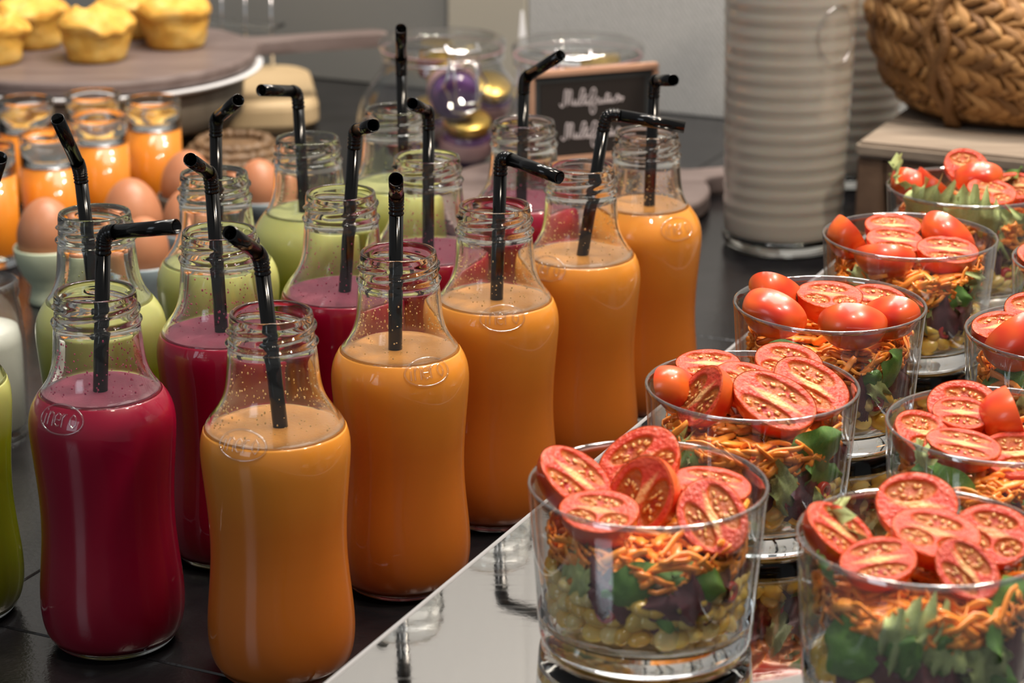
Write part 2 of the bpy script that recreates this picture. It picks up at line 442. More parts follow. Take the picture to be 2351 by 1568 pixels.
def bottle(kind, X, Y, lvl, az, label, spin):
    nm = {'orange':'orange juice bottles','purple':'beetroot juice bottles','green':'green juice bottles'}[kind]
    t = thing('juice_bottle', label, 'bottle', (X, Y, .0003), 0, nm)
    zs = []
    z = lvl - .0016
    while z < .140: zs.append(z); z += .0022
    while z < .1525: zs.append(z); z += .00042
    zs += [.1530,.1536]
    prof = [(smooth_r(z), z) for z in zs] + [(.0160,.1540),(.0154,.1540),(.0149,.1537),(.0147,.1530)]
    zi = [.150,.146,.142,.139,.136] + [.134-.0025*i for i in range(40) if .134-.0025*i > lvl+.0002] + [lvl-.0016]
    prof += [(min(.0149, smooth_r(z)-.0019) if z > .139 else smooth_r(z)-.0016, z) for z in zi]
    V, F = lathe(prof, 84, True, finish(spin))
    # only the outer wall carries the thread: put the inner wall back
    ko = len(zs)
    for j in range(ko, len(prof)):
        for i in range(84):
            a = 2*PI*i/84; V[j*84+i] = (prof[j][0]*math.cos(a), prof[j][0]*math.sin(a), prof[j][1])
    add('glass_neck', V, F, M['glass'], t)
    # juice fills the body; its coat is the glass surface
    jp = [(r, z) for r, z in OUT if .004 < z < lvl-.001]
    zz = [.0045 + i*(lvl-.0055)/40 for i in range(41)]
    jp = [(smooth_r(z)+.0001, z) for z in zz] + [(smooth_r(lvl)+.0001, lvl-.0002), (smooth_r(lvl)-.0016, lvl-.0001), (smooth_r(lvl)-.0030, lvl-.0030)]
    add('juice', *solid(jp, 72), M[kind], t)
    rs = smooth_r(lvl)-.0018
    V, F = solid([(rs+.0004, lvl-.0010),(rs+.0004, lvl+.0002),(rs-.001, lvl-.0003),(rs*.5, lvl-.0004)], 48)
    add('juice_surface', V, F, M[kind+'_top'], t)
    V, F = solid([(.0200,0),(.0228,.0004),(.0252,.0018),(.0268,.0042),(.0262,.0046),(.020,.0042)], 64)
    add('glass_base', V, F, M['glass'], t)
    if az is not None:
        add('embossed_badge', *badge_mesh(math.radians(az), .1075), M['emboss'], t)
    rnd = random.Random(int(X*1e4)+99)
    parts = []
    for i in range(230 if kind != 'green' else 60):
        a = rnd.uniform(0, 2*PI); z = lvl + .0022 + abs(rnd.gauss(0, .011))
        if z > .138: continue
        r = smooth_r(z) - .00205
        s = rnd.uniform(.00012,.00042)
        c = Vector((r*math.cos(a), r*math.sin(a), z))
        parts.append(ellipsoid(c, s, s*rnd.uniform(.5,1.6), s*rnd.uniform(.6,1.8), 5, 4))
    sp_ = add('pulp_specks', *merge(parts), M[{'orange':'o_speck','purple':'p_speck','green':'g_speck'}[kind]], t)
    sp_['kind'] = 'stuff'
    return t
BOT = [
 ('orange',-.0945,.8568,.1065,-112,'orange juice bottle at the front, nearest the camera, straw tilted left',.3),
 ('orange',-.0487,.9436,.1105,-62,'second orange juice bottle from the front, straw pointing at the camera',2.0),
 ('orange',-.0081,1.0221,.1090,-82,'third orange juice bottle from the front, straw drooping to the right',1.1),
 ('orange',.0340,1.0972,.1090,-128,'fourth orange juice bottle from the front, long straw arm reaching right',2.8),
 ('orange',.0705,1.1718,.1150,-55,'rearmost orange juice bottle, beside the tall milk bottle',.9),
 ('purple',-.1684,.8851,.1120,-116,'beetroot juice bottle at the front left, straw bent level to the right',1.6),
 ('purple',-.1295,.9774,.1075,None,'second beetroot juice bottle from the front, straw tilted up left',.2),
 ('purple',-.0806,1.0455,.1055,None,'third beetroot juice bottle, straw opening to the right',2.2),
 ('purple',-.0426,1.1183,.1045,None,'fourth beetroot juice bottle, almost hidden behind the second orange bottle',1.0),
 ('purple',.0064,1.1978,.1105,None,'rearmost beetroot juice bottle, in front of the black chalkboard sign',3.0),
 ('green',-.2423,.9133,.1060,None,'green juice bottle cut off by the left edge of the picture',.5),
 ('green',-.1901,1.0089,.1130,None,'green juice bottle behind the front left beetroot bottle, beside the green egg cup',1.9),
 ('green',-.1450,1.0838,.1100,None,'green juice bottle behind the second beetroot bottle, in front of the eggs',2.6),
 ('green',-.1060,1.1588,.1150,None,'green juice bottle with the straw bent level to the left',.8),
 ('green',-.0639,1.2293,.1120,None,'rearmost green juice bottle with a straight upright straw',1.4)]
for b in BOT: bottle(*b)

# ---------------------------------------------------------------- drinking straws
def straw(bot, bend, tip, label):
    bot, bend, tip = map(Vector, (bot, bend, tip)); bot = bot.lerp(bend, .22)
    d1 = (bend-bot).normalized(); d2 = (tip-bend).normalized()
    t = thing('drinking_straw', label, 'straw', bot, 0, 'bendy black straws in the bottles')
    ang = d1.angle(d2); cut = min(.0055, .002 + .0045*math.tan(ang/2) if ang < 2 else .0055)
    L1 = (bend-bot).length - cut
    def tube(p, q, ro=.00305, ri=.00275, n=24):
        V1, F1 = sweep([p, q], ro, n); V2, F2 = sweep([p, q], ri, n)
        F2 = [tuple(reversed(x)) for x in F2]
        k = len(V1); F = F1 + [tuple(i+k for i in x) for x in F2]
        for j in range(n):
            j2 = (j+1) % n
            F.append((n+j, n+j2, k+n+j2, k+n+j)); F.append((j2, j, k+j, k+j2))
        return V1+V2, F
    a0 = d1*L1; a1 = (bend-bot) + d2*cut
    V, F = tube(Vector((0,0,0)), a0 - d1*.003); add('long_tube', V, F, M['black'], t)
    V, F = tube(a1 + d2*.0006, tip-bot); add('short_arm', V, F, M['black'], t)
    # corrugated joint
    c = bend - bot
    pts, rad = [], []
    N = 44
    for i in range(N+1):
        s = i/N
        p0 = a0 - d1*.0032; p2 = a1 + d2*.0012
        p = p0*(1-s)**3 + (c-d1*.0012)*3*s*(1-s)**2 + (c+d2*.0004)*3*s*s*(1-s) + p2*s**3
        pts.append(p); rad.append(.00318 + .00022*math.sin(s*2*PI*9))
    add('flexible_joint', *sweep(pts, rad, 20), M['black'], t)
STR = [
 ((-.0875,.8568,.0445),(-.0978,.8568,.1774),(-.1053,.8240,.1952),'black straw in the front orange juice bottle, tilted to the left'),
 ((-.0522,.9436,.0454),(-.0491,.9436,.1786),(-.0474,.9091,.1945),'black straw in the second orange bottle, its mouth facing the camera'),
 ((-.0091,1.0221,.0481),(-.0051,1.0221,.1772),(.0213,.9950,.1738),'black straw in the third orange bottle, arm drooping to the right'),
 ((.0256,1.0972,.0466),(.0460,1.0972,.1806),(.0842,1.0929,.1747),'black straw in the fourth orange bottle, long arm crossing the chalkboard'),
 ((.0712,1.1718,.0514),(.0738,1.1718,.1815),(.0810,1.1348,.1892),'black straw in the rearmost orange bottle, short arm to the right'),
 ((-.1735,.8851,.0464),(-.1636,.8851,.1784),(-.1314,.8663,.1862),'black straw in the front left beetroot bottle, arm level to the right'),
 ((-.1286,.9774,.0434),(-.1321,.9774,.1797),(-.1358,.9426,.1946),'black straw in the second beetroot bottle, mouth turned up left'),
 ((-.0852,1.0455,.0411),(-.0732,1.0455,.1837),(-.0625,1.0106,.1941),'black straw in the third beetroot bottle, orange gleam on its arm'),
 ((-.0434,1.1183,.0485),(-.0415,1.1183,.1764),(-.0479,1.0828,.1885),'black straw in the fourth beetroot bottle, mouth turned left'),
 ((.0038,1.1978,.0530),(.0064,1.1978,.1773),(.0251,1.1699,.1951),'black straw in the rearmost beetroot bottle, arm pointing up right beside the sign'),
 ((-.2291,.9133,.0490),(-.2182,.9133,.1790),(-.2029,.8850,.2094),'black straw whose mouth just enters at the left edge of the picture'),
 ((-.1892,1.0089,.0585),(-.1956,1.0089,.1750),(-.1991,.9836,.2031),'black straw leaning left in the green bottle beside the egg cup'),
 ((-.1464,1.0838,.0493),(-.1431,1.0838,.1804),(-.1281,1.0530,.1966),'black straw pointing up right in front of the beige board'),
 ((-.1067,1.1588,.0514),(-.1103,1.1588,.1785),(-.1251,1.1246,.1863),'black straw with its arm level to the left, in a green bottle'),
 ((-.0594,1.2293,.0524),(-.0602,1.2293,.1805),(-.0585,1.1993,.2038),'tall straight black straw in front of the clip-top jar')]
for s_ in STR: straw(*s_)

# ---------------------------------------------------------------- salad tumblers
RT = [(.0345,0),(.0366,.0006),(.0378,.0022),(.0383,.0050),(.0388,.012),(.0398,.026),(.0408,.040),(.0417,.052),(.0422,.0580),(.0424,.0592),(.0422,.0599),(.0416,.0601),(.0410,.0598)]
def r_tum(z):
    z = max(0, min(.0592, z))
    for (r0,z0),(r1,z1) in zip(RT, RT[1:]):
        if z <= z1: return r0 + (r1-r0)*max(0, z-z0)/max(1e-6, z1-z0)
    return .0424
GL = {}
GNAME = {1:'the front left salad glass',2:'the second glass of the left salad row',3:'the third glass of the left salad row',4:'the fourth glass of the left salad row',5:'the farthest salad glass',
         6:'the front right salad glass',7:'the second glass of the right salad row',8:'the third glass of the right salad row',9:'the rear right salad glass'}
GP = {1:(.0478,.7483),2:(.0947,.8528),3:(.1397,.9617),4:(.1934,1.0736),5:(.2397,1.1697),6:(.1366,.7010),7:(.1829,.8080),8:(.2339,.9199),9:(.2767,1.0293)}
GLAB = {1:'salad glass at the front of the left row, corn kernels showing at its base',2:'second salad glass of the left row, dark red leaves on its right side',
 3:'third salad glass of the left row, tomatoes with their skin side outward',4:'fourth salad glass of the left row, carrot spilling below the tomatoes',
 5:'farthest salad glass, in front of the brown crate, yellow frisee over its rim',6:'salad glass in the lower right corner, green leaves against its wall',
 7:'second salad glass of the right row, cut by the right edge',8:'third salad glass of the right row, large smooth tomato in front',9:'rear right salad glass, only a sliver at the right edge'}
prof = [(r, z) for r, z in RT] + [(.0404,.0575),(.0397,.048),(.0388,.036),(.0379,.024),(.0370,.013),(.0362,.0098),(.0340,.0082),(.020,.0074)]
V, F = lathe(prof, 128, False)
F.append(tuple(range(127, -1, -1))); k_ = (len(prof)-1)*128; F.append(tuple(k_+i for i in range(128)))
M['jar_lid'] = thin_mat('clear_jar_lid_glass', (.93,.94,.93), (.50,.52,.52), 1.8)
M['thin_tumbler'] = thin_mat('clear_tumbler_wall', (.995,.998,.996), (.70,.72,.72), 1.42)
M['tumbler_rim'] = thin_mat('polished_tumbler_rim', (.80,.81,.83), (.42,.43,.46), 2.3)
tum = None
for k in range(1, 10):
    if tum is None:
        o = add('salad_glass', V, F, M['thin_tumbler']); tum = o.data; tum.materials.append(M['tumbler']); tum.materials.append(M['tumbler_rim'])
        for pl in tum.polygons:
            if pl.center.z < .0110: pl.material_index = 1
            if pl.center.z > .0578: pl.material_index = 2
    else: o = link('salad_glass', tum)
    o.location = (GP[k][0], GP[k][1], ZT+.0003)
    tag(o, GLAB[k], 'glass', 'clear salad glasses on the mirror tray')
    GL[k] = o

# ---- tomato halves
def tomato_protos():
    out = []
    for pr in range(3):
        rnd = random.Random(40+pr)
        n = 48
        rv, rf = [], []
        # skin: half ellipsoid below the cut, slightly rounded lip
        rings = 12
        for j in range(rings+1):
            ph = (PI/2)*j/rings
            for i in range(n):
                a = 2*PI*i/n
                w = 1 + .02*math.cos(3*a+pr)
                cr = math.cos(ph)**.62 if j < rings else 0
                rv.append((cr*math.cos(a)*w, cr*math.sin(a)*w, -1.02*math.sin(ph)**1.15))
        for j in range(rings):
            for i in range(n):
                i2 = (i+1) % n
                rf.append(((j+1)*n+i, (j+1)*n+i2, j*n+i2, j*n+i))
        skin = bpy.data.meshes.new('skin'); skin.from_pydata(rv, [], rf); skin.shade_smooth(); skin.materials.append(M['tomato_skin'])
        # locules
        if pr == 0: locs = [(0,.47,.66,.27,0),(0,-.47,.66,.27,0)]
        elif pr == 1: locs = [(-.42,.36,.36,.30,.5),(.40,.34,.38,.30,-.4),(.02,-.44,.55,.27,0)]
        else: locs = [(-.08,.45,.62,.30,.08),(.12,-.42,.62,.32,.1)]
        def info(x, y):
            best = 9
            for (cx, cy_, rx, ry, rot) in locs:
                c, s = math.cos(rot), math.sin(rot)
                dx, dy = x-cx, y-cy_
                u, v = dx*c+dy*s, -dx*s+dy*c
                best = min(best, math.hypot(u/rx, v/ry))
            return best
        seedpos = []
        for (cx, cy_, rx, ry, rot) in locs:
            k = 10
            for s in range(k):
                a = 2*PI*s/k + rnd.uniform(-.32,.32); q = rnd.uniform(.35,.80)
                c, s_ = math.cos(rot), math.sin(rot); u, v = rx*q*math.cos(a), ry*q*math.sin(a)
                x, y = cx+u*c-v*s_, cy_+u*s_+v*c
                seedpos.append((x, y, math.atan2(y-cy_*.6, x-cx*.6)+rnd.uniform(-.4,.4)))
        V, Fc, C = [], [], []
        R = 42
        for j in range(R+1):
            rr = j/R*.985
            for i in range(144):
                a = 2*PI*i/144
                w = 1 + .02*math.cos(3*a+pr)
                x, y = rr*math.cos(a)*w, rr*math.sin(a)*w
                q = info(x, y)
                nz = noise.noise(Vector((x*3, y*3, pr*5.1)))
                inl = max(0, min(1, (1.0-q)/.16 + .5)) if rr < .90 else 0
                sb = sum(math.exp(-((x-p[0])**2+(y-p[1])**2)/.0030) for p in seedpos) if inl > 0 else 0
                z = .012 - inl*(.085*(1+.4*nz) - .055*min(1, sb) - .012*noise.noise(Vector((x*16, y*16, pr)))) + .015*nz*(1-inl) - (.03 if j == R else 0)
                if j == R: z = -.012
                V.append((x, y, z))
                flesh = Vector((.54,.032,.012)); pale = Vector((.62,.085,.040)); core = Vector((.80,.50,.20)); gel = Vector((.46,.115,.014)); deep = Vector((.36,.012,.006)); rim = Vector((.66,.085,.012))
                c = flesh.lerp(pale, max(0, min(1, .45+nz*.8)))
                dcore = abs(y*1.0 + (.0 if pr == 0 else .12*x)) + .25*abs(x)
                if q > 1: c = c.lerp(core, max(0, min(1, (.22-dcore)/.14))*(.9 if pr != 1 else .5))
                g = gel.lerp(deep, max(0, min(1, (.95-q)*1.2*(.5+nz*1.5)))) if True else gel
                c = c.lerp(g, inl)
                if rr > .93: c = c.lerp(rim, .75)
                C.append(tuple(c))
        m2 = 144
        for j in range(R):
            for i in range(m2):
                i2 = (i+1) % m2
                Fc.append((j*m2+i, (j+1)*m2+i, (j+1)*m2+i2, j*m2+i2))
        cut = bpy.data.meshes.new('cut_face'); cut.from_pydata(V, [], Fc); cut.shade_smooth(); cut.materials.append(M['tomato_cut'])
        ca = cut.color_attributes.new('Col', 'FLOAT_COLOR', 'POINT')
        for i, c in enumerate(C): ca.data[i].color = (*c, 1)
        parts = []
        for (x, y, an) in seedpos:
            parts.append(ellipsoid((x, y, -.040+rnd.uniform(-.010,.008)), .078, .040, .030, 8, 5, Matrix.Rotation(an, 3, 'Z')))
        V, Fc = merge(parts)
        seeds = bpy.data.meshes.new('seeds'); seeds.from_pydata([tuple(v) for v in V], [], Fc); seeds.shade_smooth(); seeds.materials.append(M['seed'])
        out.append((skin, cut, seeds))
    return out
TP = tomato_protos()
scar_me = None
TOM = [
('S1',(0.0196,0.7543,0.1256),(0.41,-0.49,0.77),(-0.79,0.23,0.57),0.0150,0.80,0),
('S1',(0.0458,0.7693,0.1251),(-0.25,-0.70,0.67),(-0.85,-0.17,-0.50),0.0160,0.80,1),
('S1',(0.0451,0.7483,0.1201),(-0.54,-0.77,0.34),(-0.49,-0.05,-0.87),0.0150,0.86,2),
('S1',(0.0729,0.7603,0.1206),(0.06,-0.16,0.98),(-0.96,0.25,0.10),0.0150,0.80,0),
('S1',(0.0300,0.7303,0.1222),(-0.05,-0.30,0.95),(-0.97,0.22,0.02),0.0140,0.82,1),
('S1',(0.0694,0.7343,0.1184),(-0.06,-0.69,0.72),(-0.38,0.68,0.63),0.0150,0.80,2),
('S2',(0.0793,0.8768,0.1263),(0.00,-0.21,0.98),(-1.00,0.07,0.01),0.0135,0.85,0),
('S2',(0.1117,0.8738,0.1273),(0.08,-0.46,0.88),(-0.97,0.15,0.17),0.0140,0.85,1),
('S2',(0.1229,0.8588,0.1235),(0.20,-0.54,0.82),(-0.87,0.28,0.40),0.0165,0.80,2),
('S2',(0.1021,0.8368,0.1247),(0.10,-0.56,0.82),(-0.84,0.40,0.38),0.0175,0.72,0),
('S2',(0.0940,0.8608,0.1253),(0.04,-0.24,0.97),(-0.82,0.55,0.17),0.0140,0.80,1),
('S2',(0.0732,0.8428,0.1240),(-0.78,-0.45,0.42),(-0.57,0.24,-0.79),0.0140,0.78,2),
('S2',(0.0623,0.8568,0.1218),(-0.81,0.47,-0.34),(0.57,0.55,-0.60),0.0120,0.75,0),
('S3',(0.1411,0.9717,0.1264),(0.04,-0.24,0.97),(-1.00,0.05,0.06),0.0148,0.82,1),
('S3',(0.1681,0.9777,0.1229),(0.03,-0.37,0.93),(-0.94,0.29,0.15),0.0142,0.82,0),
('S3',(0.1181,0.9797,0.1256),(0.14,0.81,0.57),(0.71,0.32,-0.63),0.0145,0.75,2),
('S3',(0.1154,0.9577,0.1226),(0.49,0.85,0.17),(0.86,-0.45,-0.22),0.0150,0.72,1),
('S3',(0.1464,0.9397,0.1239),(0.08,0.90,0.42),(1.00,-0.06,-0.05),0.0150,0.72,0),
('S3',(0.1659,0.9517,0.1233),(0.32,0.88,0.34),(0.85,-0.43,0.30),0.0135,0.75,2),
('S4',(0.1656,1.0776,0.1250),(0.77,0.28,0.57),(0.24,0.71,-0.67),0.0145,0.75,1),
('S4',(0.1886,1.0956,0.1245),(0.00,-0.28,0.96),(-1.00,-0.00,0.00),0.0140,0.82,2),
('S4',(0.1872,1.0776,0.1221),(0.03,-0.31,0.95),(-0.99,0.13,0.07),0.0140,0.82,0),
('S4',(0.2145,1.0856,0.1228),(0.47,0.81,0.34),(0.77,-0.18,-0.62),0.0150,0.70,1),
('S4',(0.1777,1.0516,0.1216),(0.07,0.76,0.64),(1.00,-0.01,-0.09),0.0150,0.65,2),
('S4',(0.2106,1.0636,0.1212),(0.05,-0.30,0.95),(-0.99,0.08,0.08),0.0150,0.80,0),
('S5',(0.2098,1.1757,0.1258),(0.43,0.75,0.50),(0.87,-0.19,-0.46),0.0130,0.75,0),
('S5',(0.2258,1.1717,0.1264),(0.63,0.11,0.77),(-0.77,0.24,0.60),0.0140,0.75,1),
('S5',(0.2426,1.1917,0.1314),(0.07,-0.79,0.62),(-1.00,-0.01,0.10),0.0120,0.85,2),
('S5',(0.2463,1.1777,0.1289),(0.16,0.93,0.34),(0.94,-0.25,0.22),0.0130,0.72,0),
('S5',(0.2505,1.1597,0.1257),(0.07,-0.42,0.91),(-0.97,0.18,0.16),0.0130,0.80,1),
('S5',(0.2660,1.1717,0.1257),(0.00,-0.50,0.87),(-1.00,-0.00,0.00),0.0125,0.80,2),
('S6',(0.1372,0.7210,0.1282),(-0.06,-0.67,0.74),(-1.00,0.06,-0.02),0.0140,0.90,2),
('S6',(0.1090,0.7070,0.1248),(0.40,-0.47,0.79),(-0.82,0.21,0.54),0.0135,0.75,0),
('S6',(0.1406,0.7010,0.1264),(0.04,-0.41,0.91),(-0.96,0.23,0.14),0.0150,0.75,1),
('S6',(0.1199,0.6890,0.1219),(-0.08,-0.46,0.88),(-0.99,-0.06,-0.13),0.0128,0.75,0),
('S6',(0.1476,0.6830,0.1212),(-0.12,-0.71,0.69),(-0.61,0.61,0.51),0.0120,0.75,2),
('S6',(0.1639,0.7110,0.1222),(-0.05,-0.61,0.79),(-0.96,0.25,0.13),0.0135,0.88,1),
('S7',(0.1730,0.8260,0.1257),(-0.11,-0.61,0.79),(-0.96,0.28,0.09),0.0140,0.90,1),
('S7',(0.1712,0.8200,0.1257),(0.03,-0.37,0.93),(-0.99,0.08,0.07),0.0110,0.85,0),
('S7',(0.1535,0.8080,0.1220),(0.28,-0.48,0.83),(-0.96,-0.16,0.23),0.0125,0.90,2),
('S7',(0.1671,0.7920,0.1235),(0.05,-0.30,0.95),(-0.96,0.25,0.13),0.0140,0.65,0),
('S7',(0.1915,0.8200,0.1250),(0.94,0.00,0.34),(-0.09,-0.96,0.26),0.0145,0.80,1),
('S7',(0.1882,0.7980,0.1174),(-0.09,-0.49,0.87),(-0.99,0.11,-0.04),0.0140,0.80,2),
('S8',(0.2038,0.9199,0.1283),(0.05,-0.30,0.95),(-0.95,-0.30,-0.04),0.0135,0.80,0),
('S8',(0.2106,0.9079,0.1270),(-0.16,0.93,0.34),(0.75,-0.11,0.65),0.0160,0.75,1),
('S8',(0.2256,0.9399,0.1284),(0.00,-0.50,0.87),(-0.99,0.10,0.06),0.0140,0.85,2),
('S9',(0.2516,1.0393,0.1253),(0.00,-0.34,0.94),(-0.99,0.13,0.05),0.0140,0.85,1),
]
TLAB = ['leaning on the left rim of @, cut face up','standing at the back of @, highest there','upright dark red one in the middle of @','lying flat at the right of @','pressed to the front left wall of @','at the front right of @, seedy face glistening',
 'flat at the back left of @','with a brown stem scar at the back of @','at the right of @, resting on another half','large seedy one in the front of @','half hidden in the middle of @','slanted at the front left of @','small piece at the far left of @, skin outward',
 'flat round one in the middle of @','pale seedy one at the back right of @','ridge of skin at the back left of @','long smooth one at the front left of @','with a dark stem scar in front of @','smooth one at the front right of @, skin up',
 'standing on edge at the left of @','flat at the back of @','flat in the middle of @','smooth wedge at the back right of @','smooth one at the front of @','seedy one at the front right of @',
 'wedge at the left of @ beside the frisee','slanted left of the middle of @','topmost round one of @, face to the camera','smooth one right of the middle of @, skin out','seedy one at the front of @','at the right edge of the picture in @',
 'round one standing at the back of @','pale one at the left of @','long flat one in the centre of @','small seedy one at the front left of @','steep narrow one at the front right of @','large one at the right of @',
 'large round one at the back of @','smaller one stacked on the rear half in @','leaning at the left wall of @','long flat one at the front of @','at the right of @, skin toward the left','lowest one at the front right of @',
 'flat seedy one at the left of @','big smooth one at the front of @, skin outward','at the back right of @','half seen in @']
TG = {1:'the front left glass',2:'the second left glass',3:'the third left glass',4:'the fourth left glass',5:'the farthest glass',6:'the front right glass',7:'the second right glass',8:'the third right glass',9:'the rear right glass'}
def tomato(i, spec):
    global scar_me
    g, pos, nrm, ax, a, b, pr = spec
    g = int(g[1]); nrm = Vector(nrm).normalized(); ax = Vector(ax); ax = (ax - nrm*ax.dot(nrm)).normalized(); ay = nrm.cross(ax)
    R = Matrix((ax, ay, nrm)).transposed()
    sc = Vector((a, a*b, a*b*1.12))
    pos = Vector(pos); c = Vector((*GP[g], 0))
    skin, cut, seeds = TP[pr]
    for it in range(14):
        worst, wd = 0, None
        for v in skin.vertices:
            p = pos + R @ Vector((v.co.x*sc.x, v.co.y*sc.y, v.co.z*sc.z))
            if p.z > ZT+.0606: continue
            d = Vector((p.x-c.x, p.y-c.y, 0)); ex = d.length - (r_tum(p.z-ZT)-.0022)
            if ex > worst: worst, wd = ex, d.normalized()
        if worst < .0003: break
        pos -= wd*(worst*.7)
        sc *= .988
    o = link('tomato_half', skin)
    o.matrix_world = Matrix.LocRotScale(pos, R.to_quaternion(), sc)
    tag(o, 'halved cherry tomato ' + TLAB[i].replace('@', TG[g]), 'tomato', 'halved cherry tomatoes on the salads')
    cf = link('cut_face', cut, o); sd_ = link('seeds', seeds, cf); sd_['kind'] = 'stuff'
    if i in (7, 8, 17, 13):
        if scar_me is None:
            V, F = ellipsoid((0,0,0), .10, .10, .03, 12, 5); s = add('stem_scar', V, F, M['scar'], o); scar_me = s.data
        else: s = link('stem_scar', scar_me, o)
        p = {7:(-.92,-.40,-.12), 8:(.35,-.93,-.12), 17:(.15,-.70,-.60), 13:(.98,.1,-.15)}[i]
        n_ = Vector((p[0], p[1], p[2]*1.1)).normalized()
        s.rotation_mode = 'QUATERNION'; s.rotation_quaternion = n_.to_track_quat('Z', 'Y'); s.location = Vector(p)*1.0
for i, s_ in enumerate(TOM): tomato(i, s_)

# ---- fillings
def kernel_mesh(m):
    V, F = ellipsoid((0,0,0), .0047, .0040, .0052, 12, 8)
    V = [Vector((v.x*(1-.10*(v.z/.0052)), v.y*(.82-.12*(v.z/.0052)), v.z if v.z > 0 else v.z*.85)) for v in V]
    me = bpy.data.meshes.new('corn_kernel'); me.from_pydata([tuple(v) for v in V], [], F); me.shade_smooth(); me.materials.append(m); return me
KM = kernel_mesh(M['corn'])
V, F = lathe([(.0036,-.0020),(.0040,-.0010),(.0040,.0010),(.0036,.0020),(.0020,.0020),(.0018,0),(.0020,-.0020)], 18)
RP = bpy.data.meshes.new('pepper_ring'); RP.from_pydata(V, [], F); RP.shade_smooth(); RP.materials.append(M['corn_red'])
def grid_leaf(kind, seed):
    rnd = random.Random(seed)
    nu, nv = 18, 11
    V, F = [], []
    for j in range(nu+1):
        s = j/nu
        w = math.sin(PI*min(1, s*.93+.05))**.7 * (.42 if kind == 'green' else .5)
        for i in range(nv+1):
            q = i/nv*2-1
            ruff = {'green':.03,'pale':.17,'red':.12}[kind]*abs(q)**1.5
            lob = 1 + ({'green':0,'pale':.30,'red':.12}[kind])*math.sin(s*34+seed+q*2)*abs(q)
            x = (s-.5) ; y = q*w*lob
            z = ruff*math.sin(s*(16 if kind != 'pale' else 30)+q*2+seed) + .10*math.cos(q*2.0) + .16*math.sin(s*PI+seed)*(1 if seed % 2 else -1) - .02*math.exp(-(q*9)**2)
            z += .03*noise.noise(Vector((x*6, y*6, seed)))
            V.append((x, y, z))
    for j in range(nu):
        for i in range(nv):
            a = j*(nv+1)+i
            F.append((a, a+1, a+nv+2, a+nv+1))
    me = bpy.data.meshes.new(kind); me.from_pydata(V, [], F); me.shade_smooth(); me.materials.append(M['leaf_'+kind]); return me
LM = {k: [grid_leaf(k, s) for s in (1, 2, 3)] for k in ('green','pale','red')}
KIND = {'green':('salad_leaf','smooth green leaf in @','leaf'), 'pale':('frisee_leaf','pale ragged frisee leaf in @','leaf'), 'red':('red_salad_leaf','dark red leaf in @','leaf')}
def leaf(g, kind, az, z, size, tilt, spin, rad=None, v=0, label=None):
    a = math.radians(az); c = Vector((*GP[g], 0))
    r = (rad if rad is not None else r_tum(z)-.0052)
    out = Vector((math.cos(a), math.sin(a), 0)); tan = Vector((-math.sin(a), math.cos(a), 0)); up = Vector((0,0,1))
    R = Matrix((tan, up, out)).transposed() @ Matrix.Rotation(math.radians(spin), 3, 'Z') @ Matrix.Rotation(math.radians(tilt), 3, 'X')
    nm, lb, ct = KIND[kind]
    o = link(nm, LM[kind][v % 3])
    # keep the leaf inside the wall
    ext = max((R @ (vv.co*size)).dot(out) for vv in LM[kind][v % 3].vertices)
    r = min(r, r_tum(z)-.0024-ext) if z < .056 else r
    o.matrix_world = Matrix.LocRotScale(c + out*r + up*(ZT+z), R.to_quaternion(), Vector((size, size, size)))
    sd = 'back left' if az > 90 else 'left' if az < -120 else 'front left' if az < -97 else 'front' if az < -72 else 'front right' if az < -47 else 'right'
    hh = 'high' if z > .036 else 'low' if z < .0262 else 'midway up'
    tag(o, lb.replace('@', TG[g]) + ', ' + hh + ' at the ' + sd, ct, {'green':'green','pale':'frisee','red':'dark red'}[kind]+' leaves in '+GNAME[g])
